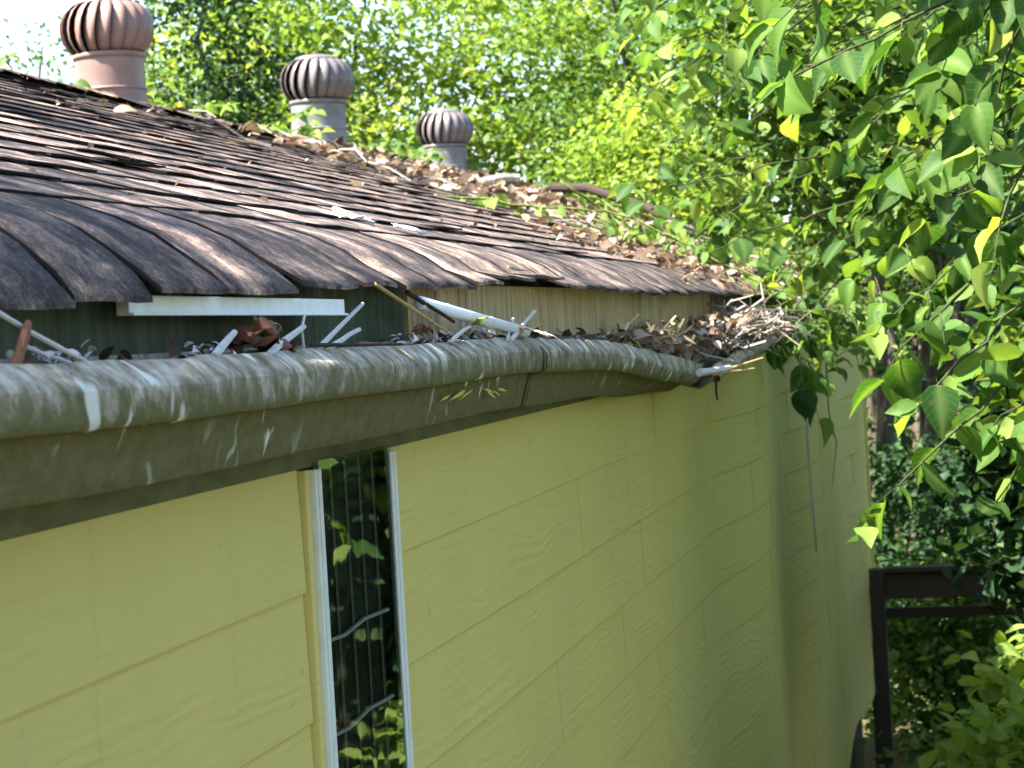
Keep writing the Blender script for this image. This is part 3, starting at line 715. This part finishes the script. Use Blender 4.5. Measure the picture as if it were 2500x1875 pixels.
# --- broad leaves as single pieces
def broad_leaf(seed, wid=.62, tip=.1, sides=2):
    r = random.Random(seed); V = []; F = []; rib = []
    ts = [0, .10, .28, .48, .68, .84, 1.0]; ws = [0, .55, .96, 1.0, .74, .36, 0]
    bend = r.uniform(.05, .6); fold = r.uniform(.03, .4); tw = r.uniform(-.6, .6); sk = r.uniform(-.08, .08)
    V.append((0, -.16, .03)); rib.append(1)
    for t, w in zip(ts, ws):
        z = -bend*t*t; c = sk*math.sin(t*3.1); hw = w*wid*.5
        if w == 0: V.append((c, t, z)); rib.append(1); continue
        for s in (-1, -.5, 0, .5, 1):
            V.append((c + s*hw*math.cos(fold), t + (0 if abs(s) < 1 else -.02), z + abs(s)*hw*math.sin(fold*2) + s*tw*hw*t + (.012*math.sin(t*17+s*3) if abs(s) == 1 else 0))); rib.append(1 if s == 0 else 0)
    # 0 stalk end, 1 base, then rows of five, last tip
    rows = [list(range(2+5*i, 7+5*i)) for i in range(5)]; tipi = 27
    for k in range(4): F.append((1, rows[0][k+1], rows[0][k]))
    for a, b in zip(rows[:-1], rows[1:]):
        for k in range(4): F.append((a[k], a[k+1], b[k+1], b[k]))
    for k in range(4): F.append((rows[-1][k], rows[-1][k+1], tipi))
    n = len(V); V += [(.012, -.16, .03), (.012, 0, 0)]; rib += [1, 1]; F.append((0, 1, n+1, n))
    me = bpy.data.meshes.new('leaf'); me.from_pydata(V, [], F)
    a = me.attributes.new('rib', 'FLOAT', 'POINT'); a.data.foreach_set('value', np.array(rib, dtype=np.float32))
    me.polygons.foreach_set('use_smooth', np.ones(len(F), dtype=bool)); me.update(); return me
def leaf_set(mat, seeds, wid):
    out = []
    for s in seeds:
        me = broad_leaf(s, wid * random.Random(s).uniform(.85, 1.15)); me.materials.append(mat); out.append(me)
    return out
BIG = leaf_set(M['leaf_big'], range(20, 34), .66)
VINE = leaf_set(M['leaf_vine'], range(40, 52), .72)
def place_leaf(parent, off, me, p, d, nrm, s):
    d = Vector(d).normalized(); nrm = Vector(nrm); nrm = (nrm - d*nrm.dot(d))
    nrm = nrm.normalized() if nrm.length > 1e-4 else d.orthogonal().normalized()
    b = d.cross(nrm)
    mt = Matrix(((b.x, d.x, nrm.x, p[0]), (b.y, d.y, nrm.y, p[1]), (b.z, d.z, nrm.z, p[2]), (0, 0, 0, 1))) @ Matrix.Diagonal((s, s, s, 1))
    o = link('leaf', me, None, parent); o.matrix_local = Matrix.Translation(tuple(-q for q in off)) @ mt
    return o
def leafy(name, label, cat, base, trunk, branches, leaves, size, step, bark='bark', maxn=298, twig=.22, group=None, droop=.55, trunk_r=.05, br=.012, mass=()):
    """a plant: trunk, branches, single leaves set alternately along branches and side twigs"""
    root = tag(empty(name, base), label, cat, group); offm = Matrix.Translation(tuple(-v for v in base))
    if trunk:
        mb = MB(); mb.tube(trunk, [trunk_r*(1-.75*i/(len(trunk)-1)) for i in range(len(trunk))], 8)
        o = mb.build('trunk', M[bark], root, smooth=True); o.matrix_parent_inverse = offm
    spots = []
    for bpts in branches:
        P = [Vector(p) for p in bpts]
        # resample as a slightly wandering curve
        fine = []
        for a, b in zip(P[:-1], P[1:]):
            k = max(2, int((b-a).length/.07))
            for i in range(k): fine.append(a.lerp(b, i/k) + Vector((R(-.01, .01), R(-.01, .01), R(-.01, .01))))
        fine.append(P[-1])
        mb = MB(); mb.tube(fine, [br*(1-.8*i/len(fine)) + .0012 for i in range(len(fine))], 5)
        o = mb.build('branch', M[bark], root, smooth=True); o.matrix_parent_inverse = offm
        L = 0; side = 1
        for i in range(2, len(fine)):
            d = (fine[i]-fine[i-1]); L += d.length; d.normalize()
            if L < step: continue
            L = 0; side = -side
            sd = d.cross(Vector((R(-.4, .4), R(-.4, .4), 1))).normalized()*side
            if R(0, 1) < .42:
                q = fine[i]; tl = R(.5, 1.1)*twig; td = (sd*.8 + d*.5 + Vector((R(-.3, .3), R(-.3, .3), R(-.55, .2)))).normalized()
                e = q + td*tl + Vector((0, 0, -.15*tl))
                mb = MB(); mb.tube([q, q.lerp(e, .5)+Vector((0, 0, .02)), e], [.0035, .0025, .001], 4)
                o = mb.build('twig', M[bark], root); o.matrix_parent_inverse = offm
                for t in (.35, .6, .85, 1.0):
                    s2 = td.cross(Vector((R(-.5, .5), R(-.5, .5), 1))).normalized()*random.choice((-1, 1))
                    spots.append((q.lerp(e, t), (s2*.7 + td*.7 + Vector((0, 0, -droop*R(.3, 1.6)))), size*R(.6, 1.1)))
            else:
                spots.append((fine[i], (sd + d*.3 + Vector((0, 0, -droop*R(.2, 1.6)))), size*R(.75, 1.2)))
        spots.append((fine[-1], d + Vector((0, 0, -.3)), size*R(.6, .9)))
    spots.sort(key=lambda s: (s[0]-Vector((0, 0, EYE))).length/s[2])
    ex = []
    for k, (p, d, s) in enumerate(spots):
        if k < maxn:
            place_leaf(root, base, random.choice(leaves), p, d, (R(-.8, .8), R(-.9, .3), R(.2, 1.2)), s)
        else: ex.append((p, s))
    for c, r_, n_, sz in mass:
        for q in ball(n_, c, r_, .6): ex.append((Vector(q), sz))
    if ex:
        o = leaf_cloud('foliage', np.array([tuple(p) for p, s in ex]), np.array([s for p, s in ex]), M['leaf_mid'], root, fine=True); o.matrix_parent_inverse = offm; o['kind'] = 'stuff'
    return root

# near tree on the right: its branches hang into the frame
def hang(a, b, n=3, sag=.15):
    a = Vector(a); b = Vector(b)
    return [tuple(a.lerp(b, i/n) + Vector((R(-.04, .04), R(-.12, .12), math.sin(math.pi*i/n)*sag))) for i in range(n+1)]
brs = []
for k in range(18):
    z = 4.55 - k*.078 + R(-.05, .05); y = R(5.2, 6.3)
    reach = -.02 - .30*max(0, math.sin(k*1.9)) - (.12 if z > 4.2 else 0) + (.12 if 3.3 < z < 3.75 else 0)
    brs.append(hang((1.0+R(-.3, .1), y+R(-.4, .9), z+R(-.1, 1.0)), (reach, y, z - R(.0, .2)), 4, R(.05, .3)))
leafy('broadleaf_sapling', 'large-leaved sapling hanging its branches in at the right edge', 'sapling', (1.35, 6.5, 0), [(1.35, 6.5, -.2), (1.3, 6.5, 1.5), (1.15, 6.4, 3), (1.0, 6.4, 4.2), (.9, 6.4, 5.2)], brs, BIG, .125, .05, 'stem_dark', maxn=299, br=.007)
brs = []
for k in range(9):
    z = 4.75 - k*.15; brs.append(hang((.9, R(7.2, 8.6), z+R(0, .9)), (-.35-.25*max(0, math.sin(k*2.2))-(.25 if z > 4.2 else 0), R(7.4, 8.2), z)))
leafy('broadleaf_sapling', 'dark-leaved sapling crowding behind the large-leaved one at right', 'sapling', (1.5, 8.0, 0), [(1.5, 8, -.2), (1.4, 8, 1.5), (1.2, 8, 3), (1.0, 8, 4.2), (.9, 8, 5.2)], brs, BIG, .12, .055, 'stem_dark', br=.007, maxn=299, mass=(((.25, 8.6, 4.3), (.55, .5, .6), 900, .10), ((.3, 8.6, 3.4), (.45, .5, .55), 600, .11)))
# tree limb overhanging the house corner
brs = []
for k in range(20):
    z = 5.35 - k*.092; xr = -1.45 + (0 if z > 4.3 else (4.3-z)*.75) + R(-.15, .2)
    brs.append(hang((.6+R(-.3, .2), R(9.6, 11), z+R(0, 1.0)), (xr, R(9.3, 10.8), z), 5, R(.05, .25)))
leafy('corner_tree', 'green-leaved tree whose limbs droop over the far roof corner', 'tree', (1.2, 10.5, 0), [(1.2, 10.5, -.2), (1.1, 10.5, 2), (.8, 10.4, 4), (.6, 10.3, 5.6), (.5, 10.3, 6.4)], brs, VINE, .115, .06, 'stem_dark', br=.007, maxn=299, mass=(((-.85, 11.3, 4.85), (.85, .6, .6), 2600, .085), ((-.45, 11.3, 4.3), (.6, .6, .5), 1500, .085)))
# vine over the eave and the debris at the corner
brs = []
for i in range(14):
    y = 9.6 + i*.55; x = -1.25 + R(-.35, .1)
    brs.append([(x-R(.3, 1.1), y+R(-.4, .4), rz(x-.6)+.05+R(0, .15)), (x, y, rz(x)+R(.04, .16)), (-.84+R(0, .08), y+R(-.3, .3), EYE+R(.0, .12)), (-.80+R(-.04, .08), y+R(-.3, .3), EYE-R(.05, .35))])
leafy('roof_vine', 'leafy vine trailing over the far eave above the yellow wall', 'vine', (-1.2, 13, EYE+.2), None, brs, VINE, .085, .06, 'stem_green', br=.006, twig=.16)
brs = [[(-.82, 8.6, EYE-.05), (-.80, 8.63, EYE-.10), (-.79, 8.65, EYE-.14)], [(-.80, 9.2, EYE-.02), (-.77, 9.5, EYE-.12), (-.76, 9.7, EYE-.25), (-.76, 9.75, EYE-.33)]]
leafy('hanging_vine', 'dark leaves of a vine dangling under the broken gutter end', 'vine', (-.8, 8.8, EYE-.05), None, brs, BIG, .12, .05, 'stem_green', br=.004, twig=.06, droop=1.6)
# round dark leaf on its thread and the thin grey rod below it
root = tag(empty('dangling_leaf', (-.75, 9.06, EYE-.30)), 'round dark leaf dangling on a thread in front of the yellow wall', 'leaf')
V = [(0, 0, 0)]
for k in range(20):
    a = 2*math.pi*k/20; rr = .053*(1+.05*math.sin(3*a)); V.append((rr*math.cos(a), .008*math.sin(2*a), -.353+.30+rr*math.sin(a)*1.02 - (.018 if k == 15 else 0)))
V[0] = (0, -.006, -.053)
mb = MB(); mb.add(V, [(0, 1+k, 1+(k+1) % 20) for k in range(20)]); mb.add([(x, y+.003, z) for x, y, z in V], [(0, 1+(k+1) % 20, 1+k) for k in range(20)])
mb.build('blade', M['leaf_mid'], root)
mb = MB(); mb.tube([(-.03, 0, .22), (-.008, 0, .08), (0, 0, -.01)], .003, 5); mb.build('stalk', M['stem_green'], root)
mb = MB(); mb.tube([(-.752, 9.14, EYE-.40), (-.755, 9.17, EYE-.52), (-.752, 9.2, EYE-.75), (-.748, 9.24, EYE-.975)], [.003, .005, .005, .004], 7)
tag(mb.build('grey_rod', M['rod'], None, smooth=True), 'thin grey rod hanging below the round dark leaf', 'rod')
mb = MB(); mb.tube([(-.73, 10.08, EYE-.2), (-.735, 10.15, EYE-.45), (-.725, 10.4, EYE-.6), (-.74, 10.2, EYE-.78)], [.004, .003, .003, .0015], 5)
tag(mb.build('vine_stem', M['twig_brown']), 'bare curved vine stem hanging right of the grey rod', 'stem')

# ridge plants
brs = []
for i in range(24):
    y = 9.9 + i*.33 + R(-.1, .1); x = -4.0 - R(0, .5)
    brs.append([(x, y, RZ-.1), (x+R(-.1, .15), y+R(-.25, .25), RZ+R(.08, .16)), (x+R(-.1, .3), y+R(-.45, .45), RZ+R(.1, .26))])
leafy('ridge_creeper', 'green creeper sprouting along the ridge between the turbine vents', 'creeper', (-4.0, 13, RZ-.1), None, brs, VINE, .085, .045, 'stem_green', br=.005, twig=.14, droop=.2)

# ------------------------------------------------------------------ deck railing
rl = tag(empty('deck_railing', (-.92, 16.5, 0)), 'dark brown wooden railing post and rails past the wall corner', 'railing')
def rp(name, *b):
    mb = MB(); mb.box(*b); o = mb.build(name, M['rail_wood'], rl, bevel=.006); o.matrix_parent_inverse = Matrix.Translation((.92, -16.5, 0))
rp('post', -.985, -.86, 16.44, 16.565, -.3, 1.72)
rp('top_rail', -.857, 1.5, 16.47, 16.53, 1.50, 1.69)
rp('cap_rail', -.857, 1.5, 16.43, 16.57, 1.692, 1.73)
rp('mid_rail', -1.04, 1.5, 16.568, 16.61, 1.345, 1.42)
rp('post', 1.2, 1.32, 16.38, 16.465, -.3, 1.68)

# ------------------------------------------------------------------ debris
def stick(name, label, cat, pts, rad, mat, n=6, group='sticks in the gutter'):
    pts = [Vector(p) for p in pts]
    if len(pts) == 2: pts = [pts[0], pts[0].lerp(pts[1], .35)+Vector((R(-.0018, .0018), 0, R(-.0014, .0014))), pts[0].lerp(pts[1], .7)+Vector((R(-.0018, .0018), 0, R(-.0014, .0014))), pts[1]]
    mb = MB(); k = len(pts); mb.tube(pts, [rad*(1-.3*i/(k-1))*R(.9, 1.1) for i in range(k)], n)
    o = mb.build(name, M[mat], None, smooth=False); tag(o, label, cat, group); return o
E_ = EYE
stick('white_twig', 'thin bleached twig slanting up out of the gutter at the left edge', 'twig', [(-.955, 2.06, E_+.047), (-.915, 2.20, E_-.012)], .0032, 'twig_white')
stick('brown_stick', 'thick rust-brown stick leaning in the gutter at the far left', 'stick', [(-.92, 2.01, E_-.015), (-.94, 2.10, E_+.034)], .0068, 'twig_brown')
stick('white_twig', 'short bleached twig just left of the white petals', 'twig', [(-.95, 2.11, E_+.012), (-.925, 2.165, E_-.008)], .0026, 'twig_white')
stick('white_twig', 'fat bleached stub left of the crumpled brown leaf', 'twig', [(-.925, 2.60, E_-.012), (-.94, 2.725, E_+.017)], .0062, 'twig_white')
stick('white_twig', 'thick bleached stick right of the crumpled brown leaf', 'stick', [(-.915, 2.78, E_-.015), (-.94, 3.02, E_+.021)], .0058, 'twig_white')
stick('white_twig', 'tiny forked twig at the upper end of the bleached stick', 'twig', [(-.935, 3.0, E_-.015), (-.94, 3.01, E_+.018), (-.945, 3.045, E_+.038)], .0026, 'twig_white')
stick('white_twig', 'long pale twig pointing up right below the white strip end', 'twig', [(-.925, 3.03, E_-.012), (-.96, 3.40, E_+.054)], .0045, 'twig_white')
stick('white_twig', 'pale twig lying lower and parallel to the long pale twig', 'twig', [(-.92, 3.08, E_-.010), (-.945, 3.32, E_+.014)], .0048, 'twig_white')
stick('dark_twig', 'dark twig lying flat on the gutter rim beneath the pale twigs', 'twig', [(-.915, 2.97, E_-.005), (-.90, 3.12, E_-.008), (-.89, 3.36, E_-.012)], .0034, 'twig_dark')
stick('straw_twig', 'thin orange straw leaning from the shingle edge down into the gutter', 'straw', [(-.95, 3.44, E_+.085), (-.94, 3.6, E_+.05), (-.925, 3.80, E_+.004)], .0035, 'twig_straw')
stick('dark_twig', 'dark twig crossing the upper end of the bluish tube', 'twig', [(-.955, 3.66, E_+.073), (-.93, 3.88, E_+.02)], .0045, 'twig_dark')
stick('white_twig', 'bleached twig pointing up just right of the bluish tube', 'twig', [(-.915, 4.28, E_-.02), (-.945, 4.68, E_+.037)], .0055, 'twig_white')
stick('white_twig', 'thinner bleached twig fanned beside the one right of the tube', 'twig', [(-.915, 4.25, E_-.018), (-.95, 4.48, E_+.024)], .0035, 'twig_white')
stick('straw_twig', 'tan twig lying low toward the cracked fascia board', 'twig', [(-.92, 4.32, E_-.015), (-.945, 4.74, E_+.010)], .0042, 'twig_straw')
stick('white_twig', 'short pale twig among petals left of the bluish tube base', 'twig', [(-.905, 3.75, E_-.012), (-.93, 4.0, E_+.010)], .0042, 'twig_white')
stick('white_twig', 'long curved pale twig jutting from the twig heap', 'twig', [(-.88, 10.6, E_+.07), (-.85, 11.3, E_+.055), (-.83, 12.6, E_-.03), (-.83, 13.6, E_-.13)], .014, 'twig_white')
stick('white_twig', 'bright stub on the broken gutter corner', 'twig', [(-.87, 6.75, E_-.16), (-.80, 6.95, E_-.155)], .012, 'twig_white')
stick('straw_twig', 'sunlit straw jutting right from the broken gutter corner', 'straw', [(-.84, 6.85, E_-.17), (-.72, 7.2, E_-.135)], .005, 'twig_straw')
stick('straw_twig', 'lower sunlit straw jutting right from the broken gutter corner', 'straw', [(-.84, 6.85, E_-.17), (-.74, 7.1, E_-.165)], .005, 'twig_straw')
stick('dark_twig', 'dark drip-like twig hanging below the broken gutter corner', 'twig', [(-.84, 6.9, E_-.17), (-.84, 6.92, E_-.25)], .005, 'twig_dark')
# bluish tube and white strip
mb = MB(); a = Vector((-.955, 3.74, E_+.056)); b = Vector((-.925, 4.47, E_-.006))
mb.tube([a, a.lerp(b, .5), b], .0115, 14)
tag(mb.build('plastic_tube', M['white_pvc'], None, smooth=True), 'bluish white plastic tube lying slanted in the gutter', 'tube')
ps = tag(empty('plastic_strip', (-1.0, 2.95, E_+.07)), 'long white plastic strip wedged under the shingles against the fascia', 'strip')
d = (Vector((-.955, 3.42, E_+.052)) - Vector((-1.0, 2.42, E_+.060))).normalized()
ps.rotation_euler = d.to_track_quat('Y', 'Z').to_euler(); ps.location = (-.976, 2.88, E_+.052)
for nm, bx in (('channel', (-.010, .007, -.39, .39, -.0125, .0115)), ('lip', (.0072, .0125, -.39, .39, -.0130, -.0095))):
    mb = MB(); mb.box(*bx); mb.build(nm, M['white_pvc'], ps, bevel=.0012)

def crumple(name, label, cat, c, s, mat, seed, flat_=.6, group=None, tint=.4):
    r = random.Random(seed); n = 7; V = []; F = []
    ax = Vector((r.uniform(-.4, .4), r.uniform(-.5, .5), 1)).normalized()
    if mat in ('plastic_scrap', 'pink_leaf'): ax = Vector((.33, 0, .94))
    q = ax.to_track_quat('Z', 'Y')
    for i in range(n):
        for k in range(n):
            u, v = i/(n-1)*2-1, k/(n-1)*2-1
            sh = (1-.35*v*v)*(1-.25*max(0, u)); p = Vector((u*s[0]*r.uniform(.8, 1.1), v*s[1]*sh*(1-.5*abs(u)**2)*r.uniform(.85, 1.1), s[2]*(flat_*math.sin(u*2.6+seed)*math.cos(v*2.1+seed*2) + r.uniform(-.42, .42))))
            V.append(tuple(q @ p + Vector(c)))
    for i in range(n-1):
        for k in range(n-1): F.append((i*n+k, i*n+k+1, (i+1)*n+k+1, (i+1)*n+k))
    mb = MB(); mb.add(V, F, tint); o = mb.build(name, M[mat], None, smooth=False)
    sd = o.modifiers.new('t', 'SOLIDIFY'); sd.thickness = .0012
    tag(o, label, cat, group); return o
crumple('dead_leaf', 'crumpled dark red-brown leaf standing up in the gutter', 'leaf', (-.945, 2.79, E_+.012), (.028, .06, .026), 'leaf_dead1', 3, .55, tint=.2)
crumple('dead_leaf', 'second red-brown leaf folded low beside the crumpled one', 'leaf', (-.935, 2.86, E_-.004), (.024, .06, .018), 'leaf_dead1', 5, .5, tint=.6)
crumple('dead_leaf', 'small tan curled leaf right of the crumpled brown leaf', 'leaf', (-.95, 2.90, E_+.016), (.015, .04, .010), 'leaf_dead', 8, .8, tint=.8)
crumple('dead_leaf', 'pinkish square leaf lying on the gutter rim', 'leaf', (-.892, 4.40, E_-.004), (.02, .075, .006), 'pink_leaf', 2, .3)
crumple('dead_leaf', 'rusty leaf standing behind the petals under the orange straw', 'leaf', (-.95, 3.72, E_+.008), (.02, .04, .018), 'leaf_dead1', 9, .4, tint=.9)
crumple('pale_scrap', 'pale bluish scrap lying on the roof above the eave tabs', 'scrap', (-1.17, 4.12, rz(-1.17)+.034), (.014, .075, .010), 'plastic_scrap', 4, .6)
crumple('pale_scrap', 'smaller pale scrap right beside the bluish scrap on the roof', 'scrap', (-1.14, 4.42, rz(-1.14)+.03), (.010, .06, .007), 'plastic_scrap', 6, .5)
crumple('green_leaf', 'tiny fresh yellow-green leaf sprouting behind the crumpled brown leaf', 'leaf', (-.955, 2.87, E_+.03), (.008, .02, .010), 'leaf_bright', 12, .5, tint=.9)
crumple('green_leaf', 'yellow-green leaf lying across the bluish tube', 'leaf', (-.915, 4.02, E_+.020), (.010, .035, .006), 'leaf_bright', 14, .5, tint=1)

def litter(name, label, P, size, mat, up=.9, tint=None, fine=True):
    o = leaf_cloud(name, P, size, M[mat], up=up, droop=.1, fine=fine, tint=tint); tag(o, label, 'debris', kind='stuff'); return o
# petals and shreds in the trough
def trough_pts(n, y0, y1, zlo, zhi, xlo=-.995, xhi=-.935, fn=g1):
    ys = rng.uniform(y0, y1, n); q = np.array([fn(v) for v in ys])
    return np.stack([rng.uniform(xlo, xhi, n) + (q[:, 0]+.89), ys, q[:, 1] + rng.uniform(zlo, zhi, n)], -1)
litter('petal_litter', 'white petals heaped in the gutter at the left edge', trough_pts(60, 2.12, 2.27, -.02, .014), .016, 'petal')
litter('petal_litter', 'pale petals heaped beside the crumpled brown leaf', trough_pts(40, 2.62, 2.72, -.02, .012), .015, 'petal')
litter('petal_litter', 'pale petals and shreds heaped round the bluish tube', trough_pts(150, 3.6, 4.4, -.02, .014), .017, 'petal')
litter('leaf_litter', 'brown leaf crumbs filling the gutter trough', trough_pts(1300, .5, 6.0, -.05, -.002), .028, 'leaf_dead')
litter('leaf_litter', 'sunlit straw and leaf crumbs spilling from the tilted gutter', trough_pts(300, 5.9, 7.0, -.05, .012, -.97, -.92), .045, 'leaf_dead', tint=rng.uniform(.5, 1, 300))
# leaf litter on the roof
n = 5200
yy = 6 + rng.uniform(0, 1, n)**.6*11.7; xx = -1.1 - rng.uniform(0, 1, n)**.75*2.7
keep = rng.uniform(0, 1, n) < np.clip((yy-10)/6 + (-xx-2.8)*.2, .012, .8); yy, xx = yy[keep], xx[keep]
P = np.stack([xx, yy, np.array([rz(v) for v in xx]) + .02 + rng.uniform(0, .05, len(xx))*np.clip((yy-10)/5, .1, 1.5)], -1)
litter('leaf_litter', 'drifts of dead brown leaves on the far end of the roof', P, .075, 'leaf_dead')
n = 260
yy = rng.uniform(2, 12, n); xx = -1.15 - rng.uniform(0, 1, n)*2.6
litter('leaf_litter', 'scattered pale leaf scraps on the near shingles', np.stack([xx, yy, np.array([rz(v) for v in xx]) + .024], -1), .017, 'leaf_dead', tint=rng.uniform(.3, 1, n), fine=False)
def heap(name, label, n, fn, lo, hi, rlo, rhi, mat):
    mb = MB()
    for i in range(n):
        c, dd = fn(); L = R(lo, hi); d = Vector(dd).normalized()*L*.5; c = Vector(c); k = Vector((R(-1, 1), R(-1, 1), R(-1, 1)))*L*.12
        r0 = R(rlo, rhi); mb.tube([c-d, c+k, c+d], [r0, r0*.9, r0*.5], 4, R(0, 1), cap=False)
    o = mb.build(name, M[mat]); tag(o, label, 'debris', kind='stuff'); return o
def nestpt():
    y = max(7.15, random.gauss(8.4, .7)); h = max(0, 1-abs(y-8.4)/1.8)
    return (random.gauss(-.91, .05), y, EYE - .09 + R(0, .11)*h + .022*(y-8)), (R(-.22, .3), R(-1, 1), R(-.16, .16))
heap('twig_heap', 'nest-like heap of grey twigs piled on the gutter at the roof corner', 300, nestpt, .10, .42, .0014, .006, 'twig_grey')
litter('leaf_litter', 'dead leaves caught in the nest-like twig heap', np.stack([rng.normal(-.92, .045, 420), np.clip(rng.normal(8.2, .8, 420), 7, 11), EYE - .05 + rng.uniform(-.05, .06, 420)], -1), .04, 'leaf_dead', tint=rng.uniform(.2, 1, 420))
n = 500
yy = rng.uniform(7.6, 11.5, n); xx = -1.0 - rng.uniform(0, 1, n)**1.5*.6
litter('leaf_litter', 'pale leaf scraps strewn on the shingles above the twig heap', np.stack([xx, yy, np.array([rz(v) for v in xx]) + .02 - np.clip(xx+1.06, 0, 1)*.8 + rng.uniform(0, .03, n)], -1), .045, 'leaf_dead')
def rooftw():
    y = R(9, 17.5); x = -R(1.1, 3.8); dx = R(-1, 1); return (x, y, rz(x)+R(.02, .06)), (dx, R(-1, 1), -SL*dx + R(-.08, .12))
heap('twig_litter', 'grey twigs strewn over the far end of the roof', 130, rooftw, .10, .38, .0025, .006, 'twig_grey')
def strawpt():
    y = R(5.9, 6.95); q = g1(y); return (q[0]-R(.0, .09), y, q[1]+R(-.02, .02)), (R(-.3, .6), R(-1, 1), R(-.3, .3))
heap('straw_litter', 'sunlit yellow straws lying in the tipped gutter', 45, strawpt, .05, .15, .0025, .005, 'twig_straw')
def rimpt():
    y = R(8.8, 12.5); return (R(-1.0, -.78), y, EYE+R(-.05, .16)), (R(-.8, 1), R(-1, 1), R(-.6, .4))
heap('vine_stems', 'tangle of thin bare vine stems at the roof corner', 90, rimpt, .15, .5, .0012, .003, 'stem_green')
stick('fallen_branch', 'curved pale branch stub lying on the far roof', 'branch', [(-2.1, 14, rz(-2.1)+.06), (-2.0, 14.05, rz(-2.0)+.12), (-1.9, 14.1, rz(-1.9)+.14), (-1.75, 14.2, rz(-1.75)+.13)], .04, 'bark_grey', 9, 'branches on the roof')
stick('fallen_branch', 'pale broken branch end below the smallest turbine vent', 'branch', [(-3.12, 14.0, rz(-3.12)+.05), (-3.0, 14.05, rz(-3.0)+.12), (-2.9, 14.1, rz(-2.9)+.15)], .05, 'bark_grey', 9, 'branches on the roof')
stick('fallen_branch', 'dark bent branch lying along the far roof edge', 'branch', [(-3.2, 16.8, rz(-3.2)+.15), (-2.9, 16.6, rz(-2.9)+.22), (-2.4, 16.3, rz(-2.4)+.2), (-1.9, 15.6, rz(-1.9)+.08)], .04, 'twig_dark', 9, 'branches on the roof')
